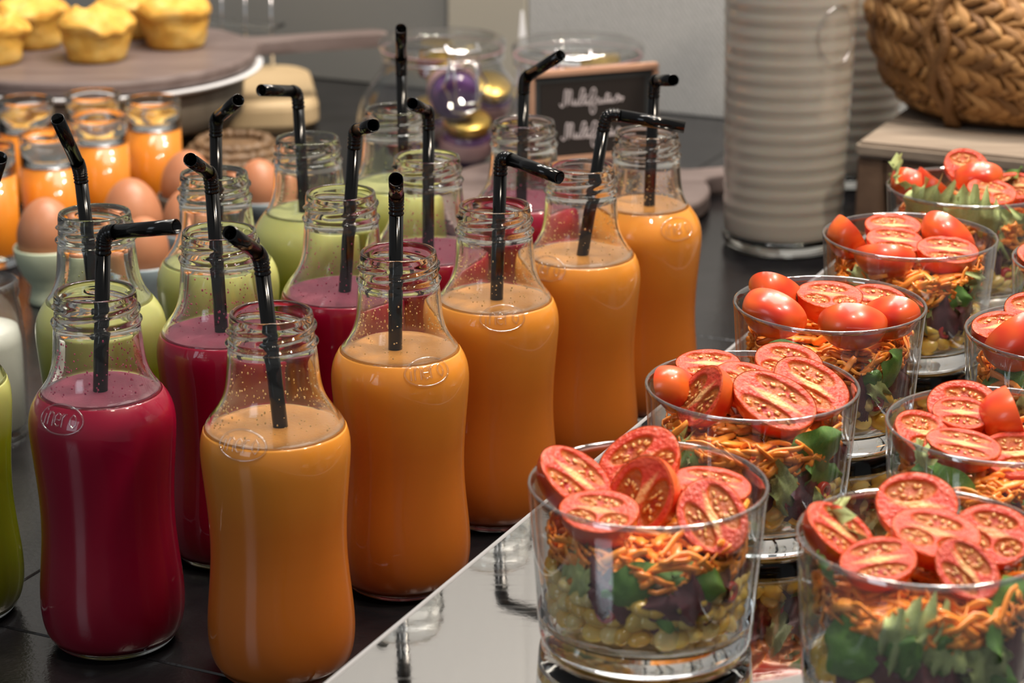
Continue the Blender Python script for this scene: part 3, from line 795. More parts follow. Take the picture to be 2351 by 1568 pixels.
def fill(g, seed, corn_top, n_corn, ring_n, leaves, carrot_z, n_carrot):
    rnd = random.Random(seed); c = Vector((*GP[g], 0))
    for i in range(n_corn):
        layer = i % 3
        a = math.radians(-90 + (i//3 + .5*(layer % 2))*(210/(n_corn/3)) - 105 + rnd.uniform(-4,4))
        z = .0145 + layer*(corn_top-.017)/2 + rnd.uniform(-.0010,.0010)
        r = r_tum(z) - .0022 - .0050 - rnd.uniform(0,.0015)
        o = link('corn_kernel', KM)
        o.matrix_world = Matrix.LocRotScale(c + Vector((r*math.cos(a), r*math.sin(a), ZT+z)), Quaternion((rnd.random(), rnd.random(), rnd.random(), rnd.random())).normalized(), Vector((1,1,1))*rnd.uniform(.88,1.08))
        tag(o, 'yellow corn kernel in the bottom layer of ' + GNAME[g], 'corn kernel', 'corn kernels in ' + GNAME[g])
    for i in range(ring_n):
        a = math.radians([-62,-35,-118,-80][i % 4] + rnd.uniform(-5,5)); z = corn_top - .003 - .003*(i//2)
        o = link('pepper_ring', RP); r = r_tum(z)-.0058
        d = Vector((math.cos(a), math.sin(a), 0))
        o.matrix_world = Matrix.LocRotScale(c + d*r + Vector((0,0,ZT+z)), d.to_track_quat('Z','Y'), Vector((1,1,.8)))
        tag(o, 'small red pepper ring among the corn in ' + GNAME[g], 'pepper', 'red pepper rings in ' + GNAME[g])
    for L in leaves: leaf(g, *L)
    # packed core, one countless heap per glass
    parts = []
    for i in range(90):
        a = rnd.uniform(0, 2*PI); z = rnd.uniform(.0118, corn_top-.002); r = rnd.uniform(0, .0272)
        parts.append(ellipsoid((r*math.cos(a), r*math.sin(a), z), .0055,.0048,.0042, 8, 5, Matrix.Rotation(rnd.uniform(0,3),3,'Z')))
    o = add('packed_corn', *merge(parts), M['fill_corn'], None, GL[g].location)
    tag(o, 'heap of corn filling the bottom middle of ' + TG[g], 'corn', None, 'stuff')
    parts = []
    for i in range(110):
        a = rnd.uniform(0, 2*PI); z = rnd.uniform(corn_top-.001, carrot_z-.002); r = .0300*math.sqrt(rnd.random())
        Rm = Matrix.Rotation(rnd.uniform(0,3),3,'Z') @ Matrix.Rotation(rnd.uniform(-.6,.6),3,'X')
        parts.append(ellipsoid((r*math.cos(a), r*math.sin(a), z), rnd.uniform(.004,.007),rnd.uniform(.003,.005),.0022, 7, 5, Rm))
    o = add('chopped_leaves', *merge(parts), M['fill'], None, GL[g].location)
    tag(o, 'chopped dark leaves packed in the middle of ' + TG[g], 'salad', None, 'stuff')
    parts = []
    n_carrot = int(n_carrot*1.45)
    for i in range(170):
        a = rnd.uniform(0, 2*PI); r = .0272*math.sqrt(rnd.random())
        parts.append(ellipsoid((r*math.cos(a), r*math.sin(a), carrot_z+rnd.uniform(-.004,.004)), rnd.uniform(.006,.011), .0022, .0012, 7, 5, Matrix.Rotation(rnd.uniform(0,3),3,'Z') @ Matrix.Rotation(rnd.uniform(-.3,.3),3,'Y')))
    for i in range(n_carrot):
        a = rnd.uniform(0, 2*PI); 
        edge = i % 3
        z0 = carrot_z + (rnd.uniform(-.0050,.0025) if edge else rnd.uniform(-.004,.006))
        r = (r_tum(z0)-.0047) if edge else .033*math.sqrt(rnd.random())
        Lr = rnd.uniform(.010,.026); bend = rnd.uniform(-.6,.6); tz = rnd.gauss(0,.35)
        pts = []
        for k in range(9):
            s = k/8-.5
            if edge:
                aa = a + s*Lr/r
                rr = r - .0030*abs(math.sin(s*4+i)) - rnd.uniform(0,.0005)
                p = Vector((rr*math.cos(aa), rr*math.sin(aa), z0 + tz*s*Lr + .0028*math.sin(s*(2+i%4)+i*1.7)))
            else:
                dx = s*Lr; dy = bend*s*s*Lr*2
                p = Vector((r*math.cos(a)+dx*math.cos(i)-dy*math.sin(i), r*math.sin(a)+dx*math.sin(i)+dy*math.cos(i), z0+.002*math.sin(s*6+i)))
                d = math.hypot(p.x, p.y); lim = r_tum(z0)-.0045
                if d > lim: p.x *= lim/d; p.y *= lim/d
            p.z = min(p.z, .0590)
            pts.append(p)
        w = rnd.uniform(.0010,.0019)
        parts.append(sweep(pts, [w*(.5+.5*math.sin(PI*(k+.7)/9.4)) for k in range(9)], 6, rnd.uniform(.25,.5), True))
    o = add('grated_carrot', *merge(parts), M['carrot'], None, GL[g].location)
    tag(o, 'grated carrot shreds under the tomatoes in ' + TG[g], 'carrot', None, 'stuff')
# leaves: (kind, azimuth, height in the glass, size, tilt, spin, radius, variant)
fill(1, 11, .0300, 57, 3, [('green',-99,.0345,.024,10,8,None,0),('green',-62,.0345,.019,0,-20,None,1),('green',-76,.0285,.020,0,70,None,2),('red',-58,.0300,.024,0,15,None,0),('red',-84,.0245,.017,0,80,None,1),
   ('red',-30,.031,.022,0,0,None,2),('pale',-140,.0365,.022,0,-25,None,1),('red',-130,.0325,.026,0,10,None,1),('red',-108,.0310,.022,0,0,None,0),('green',10,.034,.024,0,10,None,1),('pale',-74,.0235,.010,0,30,None,2)], .0405, 110)
fill(2, 12, .0260, 42, 3, [('green',-48,.0405,.026,0,30,None,1),('green',-42,.0310,.024,0,-15,None,2),('pale',-62,.0300,.026,0,25,None,0),('red',-50,.0240,.026,0,0,None,0),('red',-25,.0300,.026,0,20,None,1),('red',-75,.0245,.022,0,-15,None,2),
   ('pale',-55,.0215,.014,0,0,None,1),('pale',-150,.036,.020,0,0,None,2),('green',-130,.033,.024,0,0,None,0),('red',-105,.030,.024,0,0,None,1)], .0400, 100)
fill(3, 13, .0270, 39, 2, [('green',-132,.0410,.024,0,12,None,0),('green',-108,.0365,.015,0,65,None,1),('green',-140,.0350,.022,0,0,None,2),('green',-40,.0345,.026,0,-50,None,0),('green',-66,.0345,.012,0,60,None,1),('pale',-56,.0335,.018,0,40,None,0),
   ('red',-44,.0270,.026,0,10,None,1),('red',-68,.0270,.024,0,0,None,0),('red',-10,.0260,.024,0,-20,None,2),('red',-100,.028,.026,0,0,None,2)], .0400, 110)
fill(4, 14, .0240, 39, 1, [('pale',-140,.0430,.018,0,70,None,0),('pale',-35,.0360,.024,0,65,None,1),('pale',-75,.0330,.024,0,10,None,2),('green',-60,.0360,.018,0,0,None,1),('green',-95,.0365,.018,0,50,None,0),('red',-40,.0290,.026,0,0,None,0),('red',-75,.0265,.026,0,0,None,1),('red',-110,.029,.026,0,0,None,2)], .0410, 110)
fill(5, 15, .0230, 33, 1, [('pale',-135,.0540,.032,15,-12,.036,0),('pale',-95,.0520,.030,10,-4,.035,1),('pale',-60,.0430,.026,0,30,None,2),('pale',170,.060,.024,30,20,.036,2),('green',20,.0640,.020,60,0,.024,1),('red',-70,.0350,.030,0,0,None,0),('red',-100,.031,.028,0,0,None,1),('red',-130,.034,.026,0,0,None,2)], .0430, 110)
fill(6, 16, .0180, 21, 2, [('pale',-100,.0375,.026,0,-15,None,0),('green',-118,.0300,.028,0,40,None,1),('green',-88,.0270,.026,0,80,None,2),('green',-140,.0300,.026,0,60,None,0),('pale',-70,.0268,.028,0,10,None,1),('green',-62,.0210,.026,0,-10,None,1),
   ('green',-38,.0380,.034,0,20,None,2),('pale',-90,.0325,.020,0,-30,None,2),('pale',-55,.0200,.026,0,-15,None,0),('red',-75,.0160,.026,0,0,None,0),('red',-45,.0250,.026,0,-10,None,1),('red',-128,.0200,.026,0,60,None,2),('red',-105,.0190,.024,0,0,None,1),
   ('pale',150,.0530,.026,40,70,.034,2),('green',-165,.0520,.016,20,30,.034,1)], .0400, 110)
fill(7, 17, .0240, 27, 1, [('green',-135,.0400,.030,0,-30,None,0),('green',-110,.0350,.026,0,10,None,2),('red',-95,.030,.026,0,0,None,1),('pale',-120,.030,.022,0,0,None,1),('green',-80,.034,.024,0,0,None,1),('pale',-150,.0520,.014,0,30,.036,1)], .0420, 100)
fill(8, 18, .0240, 18, 1, [('green',-150,.0380,.028,0,60,None,0),('green',-130,.0330,.026,0,20,None,1),('pale',-120,.0380,.016,0,0,None,2),('red',-110,.029,.026,0,0,None,0)], .0410, 90)
fill(9, 19, .0230, 12, 1, [('green',-165,.0350,.026,0,20,None,0),('pale',170,.0360,.026,0,0,None,1),('red',-150,.030,.026,0,0,None,0)], .0410, 80)

# ---------------------------------------------------------------- tall milk bottles
def ribbed(r, z, a):
    w = max(0, min(1, (z-.016)/.01))*max(0, min(1, (.188-z)/.01))
    return .0004*w*math.sin(z*2*PI/.0098 + .5*math.sin(a*2+1))
def milk_bottle(x, y, label):
    t = thing('milk_bottle', label, 'bottle', (x, y, .0003), 0, 'tall bottles of oat milk')
    pr = [(.0365,.007),(.0385,.0085),(.0395,.012)] + [(.0398+.0044*min(1,k/56), .012+k*.0030) for k in range(1, 60)] + [(.0440,.197),(.0420,.208),(.036,.222),(.027,.238),(.021,.250),(.019,.262)]
    V, F = lathe(pr, 96, False, ribbed); n = 96
    V.append((0,0,.007)); V.append((0,0,.262)); k = len(pr)
    for i in range(n):
        i2 = (i+1) % n
        F.append((k*n, i2, i)); F.append((k*n+1, (k-1)*n+i, (k-1)*n+i2))
    add('milk', V, F, M['milk'], t)
    add('glass_base', *solid([(.034,0),(.0385,.0008),(.0405,.004),(.0408,.008),(.0400,.0115),(.0388,.0085),(.036,.0066)], 96), M['glass'], t)
    add('glass_neck', *lathe([(.0197,.262),(.0195,.285),(.0225,.287),(.0225,.292),(.0200,.294),(.0180,.292),(.0178,.262)], 48), M['glass'], t)
    ring = []
    for i in range(41):
        p = 2*PI*i/40; a = math.radians(-52) + .016*math.cos(p)/.044; z = .150+.019*math.sin(p)
        ring.append((.0449*math.cos(a), .0449*math.sin(a), z))
    add('embossed_ring', *sweep(ring, .0008, 8), M['emboss'], t)
milk_bottle(.1840, 1.5050, 'tall ribbed glass bottle of oat milk beside the wicker basket')
milk_bottle(.2500, 1.6900, 'second oat milk bottle, behind the first and the crate corner')

# ---------------------------------------------------------------- crate and wicker basket
cr = thing('wooden_crate', 'brown wooden crate with worn pale top under the wicker basket', 'crate')
c0 = Vector((.2217,1.447,0)); cu, cw = c0.dot(U), c0.dot(W)
def cbox(name, a, b, c, d, e, f, m, bv=.0015): add(name, *ubox(cw+a, cw+b, cu+c, cu+d, e, f, bv, 2), M[m], cr, smooth=False)
for k in range(3): cbox('top_board', .0, .34, .0+.066*k+.0004, .0655+.066*k, .0745, .085, 'crate_top', .0025)
for a, b in ((.001,.019),(.318,.338)): cbox('corner_post', a, b, .003, .021, .0, .0740, 'crate')
for a, b in ((.001,.019),(.318,.338)): cbox('corner_post', a, b, .175, .193, .0, .0740, 'crate')
cbox('front_rail', .0195, .3175, .004, .012, .0560, .0740, 'crate'); cbox('front_rail', .0195, .3175, .004, .012, .0005, .016, 'crate')
for k in range(3): cbox('side_board', .003, .012, .0215, .1745, .001+.0245*k, .0235+.0245*k, 'crate')
cbox('back_board', .0195, .3175, .182, .190, .001, .0740, 'crate')
cbox('inner_panel', .020, .317, .020, .024, .001, .0740, 'crate')

BX, BY, BZ = .352, 1.548, .0862
def b_r(s):                       # radius along the height parameter 0..1
    return .072 + .036*math.sin(PI*min(1, .06+s*.78))**.8
def b_top(a):
    return .084 + .050*max(0, -math.cos(a-.2))**2
def b_pt(a, s, off=0):
    r = b_r(s) + off
    return Vector((r*math.cos(a), r*math.sin(a)*.93, b_top(a)*s))
bk = thing('wicker_basket', 'round-bellied wicker basket woven from thick raffia braids, standing on the crate', 'basket', (BX, BY, BZ))
V, F = [], []
nA, nS = 72, 18
for off in (-.0005, -.006):
    for j in range(nS+1):
        for i in range(nA): V.append(b_pt(2*PI*i/nA, j/nS, off) + Vector((0,0,.0006)))
for i in range(nA):
    i2 = (i+1) % nA
    for j in range(nS):
        F.append((j*nA+i, j*nA+i2, (j+1)*nA+i2, (j+1)*nA+i))
        q = (nS+1)*nA
        F.append((q+(j+1)*nA+i, q+(j+1)*nA+i2, q+j*nA+i2, q+j*nA+i))
    F.append((nS*nA+i, nS*nA+i2, (nS+1)*nA+nS*nA+i2, (nS+1)*nA+nS*nA+i))
F.append(tuple(range(nA-1,-1,-1)))
add('basket_shell', V, F, M['raffia_base'], bk)
V, F = ellipsoid((0,0,0), .0125, .0040, .0032, 10, 7)
V = [Vector((v.x, v.y*(1+.2*math.sin(v.x*300)), v.z + .0012*math.sin(v.x*180))) for v in V]
strand = bpy.data.meshes.new('strand'); strand.from_pydata([tuple(v) for v in V], [], F); strand.shade_smooth(); strand.materials.append(M['straw_fibre'])
rnd = random.Random(5); rest = []
rows = 12
for j in range(rows):
    cols = 60
    for i in range(cols):
        a = 2*PI*(i+.5*(j % 2))/cols
        s = (j+.5)/rows
        p = b_pt(a, s, .0008)
        ta = (b_pt(a+.02, s)-b_pt(a-.02, s)).normalized(); ts = (b_pt(a, min(1,s+.02))-b_pt(a, s-.02)).normalized(); nn = ta.cross(ts).normalized()
        th = ((.62 if j % 2 else -.62) + rnd.uniform(-.22,.22))*(1 if j else .15)
        x = ta*math.cos(th) + ts*math.sin(th); y = nn.cross(x)
        R = Matrix((x, y, nn)).transposed()
        sc = rnd.uniform(.8,1.12)
        if j == 0: p.z += .0042
        vis = -PI*1.02 < (a-2*PI if a > PI*.98 else a) < -PI*.40
        if vis:
            o = link('strand', strand, bk); o.matrix_local = Matrix.LocRotScale(p, R.to_quaternion(), Vector((sc, sc*rnd.uniform(.8,1.2), 1)))
        else:
            rest.append(([p + R @ (Vector(v.co)*sc) for v in strand.vertices], [tuple(f.vertices) for f in strand.polygons]))
o = add('woven_wall', *merge(rest), M['straw_fibre'], bk); o['kind'] = 'stuff'
for k in range(2):
    a0 = -2.36 + .07*k
    pts = [b_pt(a0 + .03*math.sin(s*26+k*PI), s/24, .0045) for s in range(0, 25)]
    add('rib_cord', *sweep(pts, .0040, 8, 1, True), M['straw_fibre'], bk)
for k in range(2):
    pts = [b_pt(2*PI*i/140, 1.0, -.002) + Vector((0,0,.0022*math.sin(i*.9+k*PI)+.001)) + Vector((math.cos(2*PI*i/140), math.sin(2*PI*i/140), 0))*.0022*math.cos(i*.9+k*PI) for i in range(141)]
    add('rim_cord', *sweep(pts, .0028, 8), M['straw_fibre'], bk)
for k, (dx, dy, rz) in enumerate([(-.035,-.03,.3),(.00,-.045,1.2),(.03,-.02,.7),(-.01,.01,2.0),(.055,-.045,-.4)]):
    V, F = box(-.022,.022,-.014,.014,-.007,.007,.005,3)
    o = add('snack_packet', V, F, M['packet'] if k % 2 == 0 else M['label_pink'], None, (BX+dx, BY+dy, BZ+.088+.003*(k%2)))
    o.rotation_euler = (.3*math.sin(k*2), .25*math.cos(k), rz)
    tag(o, ['dark red packet at the left of the basket opening','pink packet in the front of the basket opening','dark red packet in the middle of the basket','pink packet at the back of the basket','dark red packet by the front right basket rim'][k], 'packet', 'packets heaped in the wicker basket')
add('packet_bed', *solid([(.05,.0),(.085,.02),(.090,.05),(.085,.072),(.04,.079)], 32), M['raffia_base'], bk)

# ---------------------------------------------------------------- wooden paddle boards, stand, muffins
def paddle(name, label, cx, cyy, r, ang, length, wd, z0, z1, m, hole=False):
    pts = []
    a0 = ang + math.asin(wd/r)*1.25; a1 = ang + 2*PI - math.asin(wd/r)*1.25
    for i in range(61):
        a = a0 + (a1-a0)*i/60; pts.append((r*math.cos(a), r*math.sin(a)))
    d = Vector((math.cos(ang), math.sin(ang))); n_ = Vector((-d.y, d.x))
    for (s, q) in [(r*1.04,-wd*1.0),(r+length*.3,-wd*.82),(r+length*.8,-wd*.9),(r+length*.95,-wd*.85),(r+length,-wd*.4),(r+length,wd*.4),(r+length*.95,wd*.85),(r+length*.8,wd*.9),(r+length*.3,wd*.82),(r*1.04,wd*1.0)]:
        p = d*s + n_*q; pts.append((p.x, p.y))
    V, F = outline(pts, 0, z1-z0, .003)
    o = add(name, V, F, M[m], None, (cx, cyy, z0), smooth=False)
    return tag(o, label, 'board')
add_b = thing('beech_board', 'thick pale beech board lying under the cake stand', 'board', (-.322,1.905,.0005), math.radians(8))
pts = []
for (sx, sy, a0) in ((1,1,0),(-1,1,90),(-1,-1,180),(1,-1,270)):
    for k in range(7):
        a = math.radians(a0+15*k); pts.append((sx*.125+.030*math.cos(a), sy*.055+.030*math.sin(a)))
add('board_top', *outline(pts, 0, .0245, .006), M['board_pale'], add_b, smooth=False)
st = thing('cake_stand', 'low round stand with a white porcelain plate under the muffin board', 'stand', (-.335,1.808,.0252))
add('drum', *solid([(.112,0),(.118,.001),(.120,.028),(.118,.0295)], 72), M['drum'], st)
add('plate', *solid([(.085,.0298),(.130,.0340),(.1355,.0375),(.1352,.0392),(.131,.0388),(.100,.0355)], 96), M['porcelain'], st)
paddle('serving_board', 'round dark stained serving board with a long handle carrying the yellow muffins', -.335, 1.806, .131, math.radians(20), .115, .0135, .0648, .0760, 'board_dark')
def muffin(x, y, s, seed, label):
    V, F = [], []
    n = 40
    prof = [(.0205,0),(.0222,.0015),(.0245,.012),(.0265,.020),(.0295,.0235),(.0300,.0265),(.0270,.0305),(.0215,.0335),(.0130,.0355),(.0055,.0365)]
    sub = []
    for (r0,z0),(r1,z1) in zip(prof, prof[1:]):
        for k in range(3): sub.append((r0+(r1-r0)*k/3, z0+(z1-z0)*k/3))
    sub.append(prof[-1])
    for (r, z) in sub:
        for i in range(n):
            a = 2*PI*i/n
            h = z/.036
            d = noise.noise(Vector((math.cos(a)*1.6, math.sin(a)*1.6, z*70+seed)))*.0050*h + noise.noise(Vector((math.cos(a)*5, math.sin(a)*5, z*200+seed)))*.0014
            V.append(((r+d)*math.cos(a), (r+d)*math.sin(a), z + (noise.noise(Vector((r*90*math.cos(a), r*90*math.sin(a), seed)))*.0075*h if z > .02 else 0)))
    k = len(sub)
    for j in range(k-1):
        for i in range(n):
            i2 = (i+1) % n; F.append((j*n+i, j*n+i2, (j+1)*n+i2, (j+1)*n+i))
    F.append(tuple(range(n-1,-1,-1))); F.append(tuple((k-1)*n+i for i in range(n)))
    o = add('egg_muffin', V, F, M['muffin'], None, (x, y, .0763)); o.scale = (s, s, s*1.05)
    tag(o, label, 'muffin', 'yellow muffins on the serving board')
for a in [(-.3240,1.768,1.03,3,'yellow muffin alone at the front of the dark board, ragged right edge'),(-.2700,1.822,1.03,11,'tall yellow muffin nearest the handle of the dark board'),
          (-.3100,1.868,1.03,7,'yellow muffin behind, touching the one nearest the handle'),(-.3850,1.822,1.03,5,'wide-topped yellow muffin at the back left of the board'),(-.4020,1.755,.95,9,'yellow muffin cut by the left edge of the picture')]: muffin(*a)
V, F = ellipsoid((0,0,0), .016, .013, .012, 16, 10)
o = add('red_fruit', V, F, M['berry'], None, (-.443,1.863,.0890)); tag(o, 'dark red fruit behind the leftmost muffins', 'fruit')
paddle('wooden_board', 'round brown paddle board lying behind the rearmost orange bottle', .045, 1.608, .098, math.radians(22), .09, .014, .0005, .0150, 'board_dark')
# clear display rack behind the muffins
rk = thing('acrylic_rack', 'clear acrylic shelf on thin rods behind the muffin board', 'rack', (-.245,2.005,.0005), -.42)
add('shelf', *box(-.045,.045,-.012,.012,.060,.063,.001), M['tumbler'], rk, smooth=False)
for x in (-.035,-.012,.012,.038): add('rod', *sweep([(x,0,0),(x,0,.11)], .0012, 10, 1, True), M['wire'], rk)
add('foot', *box(-.045,.045,-.012,.012,0,.003,.001), M['tumbler'], rk, smooth=False)

# ---------------------------------------------------------------- shot glasses of carrot juice
def shot(x, y, lvl, label):
    t = thing('shot_glass', label, 'glass', (x, y, .0003), 0, 'shot glasses of carrot juice')
    add('glass_wall', *lathe([(.0196,lvl-.001),(.0198,.076),(.0196,.0795),(.0189,.0800),(.0184,.0792),(.0183,lvl-.001)], 56), M['tumbler'], t)
    add('juice', *solid([(.0186,.007),(.0195,.009),(.0195,lvl),(.0180,lvl-.0004)], 56), M['carrot_juice'], t)
    add('glass_base', *solid([(.0175,0),(.0190,.0008),(.0195,.003),(.0195,.0085),(.0186,.0066)], 56), M['glass'], t)
for a in [(-.256,1.601,.060,'carrot juice shot glass at the right end of its rear row'),(-.3016,1.620,.062,'carrot juice shot glass standing tallest in the picture, middle of the rear row'),
          (-.346,1.600,.058,'carrot juice shot glass in the rear row, second from the left edge'),(-.388,1.575,.060,'carrot juice shot glass in the rear row at the left edge'),
          (-.2850,1.548,.062,'carrot juice shot glass in the front row behind the middle egg'),(-.3086,1.491,.060,'carrot juice shot glass in the front row behind the egg in the green cup'),(-.3440,1.457,.062,'nearest carrot juice shot glass, cut by the left edge')]: shot(*a)

# ---------------------------------------------------------------- eggs in cups
def egg(x, y, z, r, cup, lean, el, cl):
    pr = []
    for k in range(25):
        p = PI*k/24; zz = -math.cos(p); rr = math.sin(p)*(1-.10*zz)
        pr.append((max(1e-5, rr*r), zz*r*1.27))
    V, F = lathe(pr, 40, False)
    o = add('brown_egg', V, F, M['egg'], None, (x, y, z)); o.rotation_euler = (lean[0], lean[1], 0)
    tag(o, el, 'egg', 'brown eggs in egg cups')
    if cup:
        h = z - r*.45; R = r*1.13
        pc = [(R*.62,0),(R*.66,.0008),(R*.60,h*.12),(R*.55,h*.30),(R*.80,h*.5),(R*.97,h*.75),(R*1.02,h-.0012),(R*1.0,h),(R*.96,h-.0008),(R*.90,h*.78),(R*.70,h*.55),(R*.3,h*.48),(.0001,h*.46)]
        V, F = lathe(pc, 56, False); F.append(tuple(range(55,-1,-1)))
        c = add('egg_cup', V, F, M[cup], None, (x, y, .0004)); tag(c, cl, 'egg cup', 'glazed egg cups')
egg(-.2890,1.371,.0445,.0180,'cup_green',(.05,.04),'large brown egg at the left, standing in the pale green cup','pale green egg cup at the left behind the green bottles')
egg(-.2265,1.348,.0400,.0170,'cup_blue',(.1,.2),'brown egg in the grey blue cup behind the leftmost bottle necks','grey blue egg cup holding the nearest middle egg')
egg(-.2484,1.450,.0350,.0195,'cup_dark',(0,-.05),'brown egg in front of the carrot juice row, highlight on its crown','dark grey egg cup below the middle egg')
egg(-.2200,1.507,.0425,.0178,'cup_dark',(.05,.1),'brown egg half hidden behind a green bottle neck','dark grey egg cup behind the second green bottle')
egg(-.2080,1.420,.0400,.0160,'cup_blue',(-.1,0),'brown egg seen through the neck of the second green bottle','grey blue egg cup seen through the green bottle')
egg(-.1755,1.554,.0270,.0165,'cup_blue',(.1,-.1),'brown egg farthest right, between two green bottle necks','small grey blue egg cup farthest right')

# straw nest: coiled rope mat
nt = thing('raffia_nest', 'round nest of coiled brown straw beside the carrot juice shots', 'nest', (-.2080,1.675,.0005))
for k in range(6):
    r = .052 - .0052*k; z = .0045 + .0052*k
    pts = [((r+.0010*math.sin(i*1.9+k))*math.cos(2*PI*i/90), (r+.0010*math.sin(i*1.9+k))*math.sin(2*PI*i/90), z+.0008*math.cos(i*1.9)) for i in range(91)]
    add('straw_coil', *sweep(pts, [.0040+.0006*math.sin(i*1.3+k) for i in range(91)], 8), M['nest'], nt)
add('straw_bed', *solid([(.048,0),(.046,.006),(.026,.029),(.004,.031)], 32), M['nest'], nt)

# cream jar at the left edge
cj = thing('cream_jar', 'small glass jar of white milk at the left edge behind the green bottle', 'jar', (-.2780,1.135,.0003))
add('glass_wall', *lathe([(.0215,.0),(.0235,.003),(.0240,.05),(.0228,.066),(.0215,.074),(.0225,.077),(.0225,.083),(.0205,.084),(.0200,.076),(.0212,.066),(.0222,.05),(.0218,.004)], 64), M['thin'], cj)
add('milk', *solid([(.020,.004),(.0216,.006),(.0220,.05),(.0205,.058)], 48), M['cream'], cj)

# ---------------------------------------------------------------- clip-top jars with little jam pots
def rotm(ax, an): return Matrix.Rotation(an, 3, ax)
def jam_pot(p, rx, rz, glass, label, s=1.0):
    t = thing('jam_pot', label, 'jar', p, 0, 'little jam pots inside the clip-top jars')
    t.rotation_euler = (rx, 0, rz); t.scale = (s, s, s)
    add('pot', *solid([(.013,-.017),(.0165,-.0155),(.0185,-.010),(.0190,.0),(.0175,.007),(.0150,.0095)], 32), M[glass], t)
    add('lid', *solid([(.0165,.0098),(.0172,.0102),(.0172,.0165),(.0160,.0178)], 32), M['gold'], t)
    V, F = lathe([(.01915,-.008),(.01935,-.004),(.01935,.001),(.0189,.004)], 32, False); add('paper_label', V, F, M['label_pink'], t)
def clip_jar(x, y, z, rb, rl, h, label, belly):
    t = thing('clip_top_jar', label, 'jar', (x, y, z), 0, 'clip-top glass jars')
    ro = [(rb*.72,0),(rb*.80,.002),(rb*.93,.012),(rb,.030)] + [(rb*(1-.02*k) if not belly else rb*(1-.045*k*k*.25), .030+(h-.056)*k/5) for k in range(1,6)] + [(rl*.93,h-.018),(rl*.92,h-.012),(rl*.98,h-.011),(rl*.98,h-.0085)]
    ri = [(max(.004, r-.0022), zz+.0015 if i else .003) for i, (r, zz) in enumerate(ro)]
    ri[-1] = (ri[-2][0], h-.0085); ri[-2] = (ri[-2][0]-.0005, h-.011)
    V, F = lathe(ro + list(reversed(ri)), 80); k = len(ro)
    F.append(tuple(range(79,-1,-1)))
    q = (2*k-1)*80; F.append(tuple(q+i for i in range(80)))
    F = [f for f in F if not (len(f) == 4 and max(f) >= q and min(f) < 80)]
    add('glass_body', V, F, M['thin_tumbler'], t)
    add('glass_lid', *solid([(rl*.96,h-.0080),(rl,h-.0070),(rl,h-.0025),(rl*.95,h),(rl*.86,h+.0008),(rl*.80,h-.0022),(rl*.3,h-.0026)], 80), M['jar_lid'], t)
    add('rubber_seal', *lathe([(rl*.985,h-.0084),(rl*.985,h-.0080),(rl*.93,h-.0080),(rl*.93,h-.0084)], 64), M['label_pink'], t)
    # wire bail and clasp on the camera side
    a = -PI/2 + (.35 if belly else -.1)
    d = Vector((math.cos(a), math.sin(a), 0)); s = Vector((-d.y, d.x, 0)); up = Vector((0,0,1))
    ring = [(rl*.955*math.cos(2*PI*i/60), rl*.955*math.sin(2*PI*i/60), h-.0145) for i in range(61)]
    add('wire_ring', *sweep(ring, .0011, 8), M['wire'], t)
    def P(r, q, zz): return d*(rl+r) + s*q + up*(h+zz)
    add('wire_clasp', *sweep([P(.002,-.011,-.006),P(.004,-.0125,-.018),P(.005,-.017,-.026),P(.005,-.013,-.034),P(.004,-.010,-.046),P(.0045,.0,-.048),P(.004,.010,-.046),P(.005,.013,-.034),P(.005,.017,-.026),P(.004,.0125,-.018),P(.002,.011,-.006)], .0011, 8), M['wire'], t)
    add('wire_clasp', *sweep([P(.001,-.009,-.010),P(.007,-.009,-.018),P(.008,-.0085,-.040),P(.008,.0085,-.040),P(.007,.009,-.018),P(.001,.009,-.010),P(.001,-.009,-.010)], .0011, 8), M['wire'], t)
    add('wire_hinge', *sweep([P(-.004,-.012,.002),P(.002,-.012,-.002),P(.003,0,-.003),P(.002,.012,-.002),P(-.004,.012,.002)], .0013, 8), M['wire'], t)
clip_jar(-.0531,1.728,.0005,.067,.0485,.1000,'round-bellied clip-top jar with purple jam pots left of the sign',True)
clip_jar(.0476,1.634,.0153,.0500,.0480,.0990,'straight clip-top jar with red jam pots behind the chalkboard sign',False)
for p in [((-.044,1.697,.066),-1.35,.15,'jam_purple','purple jam pot lying with its round face toward the camera behind the wire clasp',1.05),((-.035,1.700,.028),.3,.2,'jam_purple','purple and red jam pot low in the bellied jar',1.05),
          ((-.086,1.725,.030),-1.2,-.6,'jam_red','red jam pot at the lower left of the bellied jar',1),((-.060,1.765,.026),.1,0,'jam_purple','purple jam pot at the bottom back of the bellied jar',1),
          ((-.058,1.735,.082),.15,.5,'jam_red','jam pot whose gold lid shows through the jar top',.78),((-.018,1.742,.050),.5,.4,'jam_purple','purple jam pot at the right wall of the bellied jar',.9)]: jam_pot(p[0], p[1], p[2], p[3], p[4], p[5])
for p in [((.030,1.618,.0370),.1,.2,'jam_red','red jam pot at the bottom left of the straight jar',.95),((.070,1.622,.0370),.05,.2,'jam_red','red jam pot at the bottom right of the straight jar',.95),((.050,1.655,.0370),.05,.2,'jam_purple','dark jam pot at the bottom back of the straight jar',.9),
          ((.026,1.618,.0885),-1.1,-.5,'jam_red','red jam pot on its side under the lid, left',.82),((.063,1.628,.0915),.12,.3,'jam_red','red jam pot with gold lid right under the jar lid',.86)]: jam_pot(p[0], p[1], p[2], p[3], p[4], p[5])
jam_pot((.0080,1.690,.0215),0,.3,'gold','gold jam pot standing between the two clip-top jars',1.15)
V, F = [(-.010,-.006,0),(.012,-.006,0),(.014,.008,0),(-.011,.007,0),(-.001,-.001,.112),(.001,-.001,.112),(.001,.001,.112),(-.001,.001,.112)], [(0,1,5,4),(1,2,6,5),(2,3,7,6),(3,0,4,7),(3,2,1,0),(4,5,6,7)]
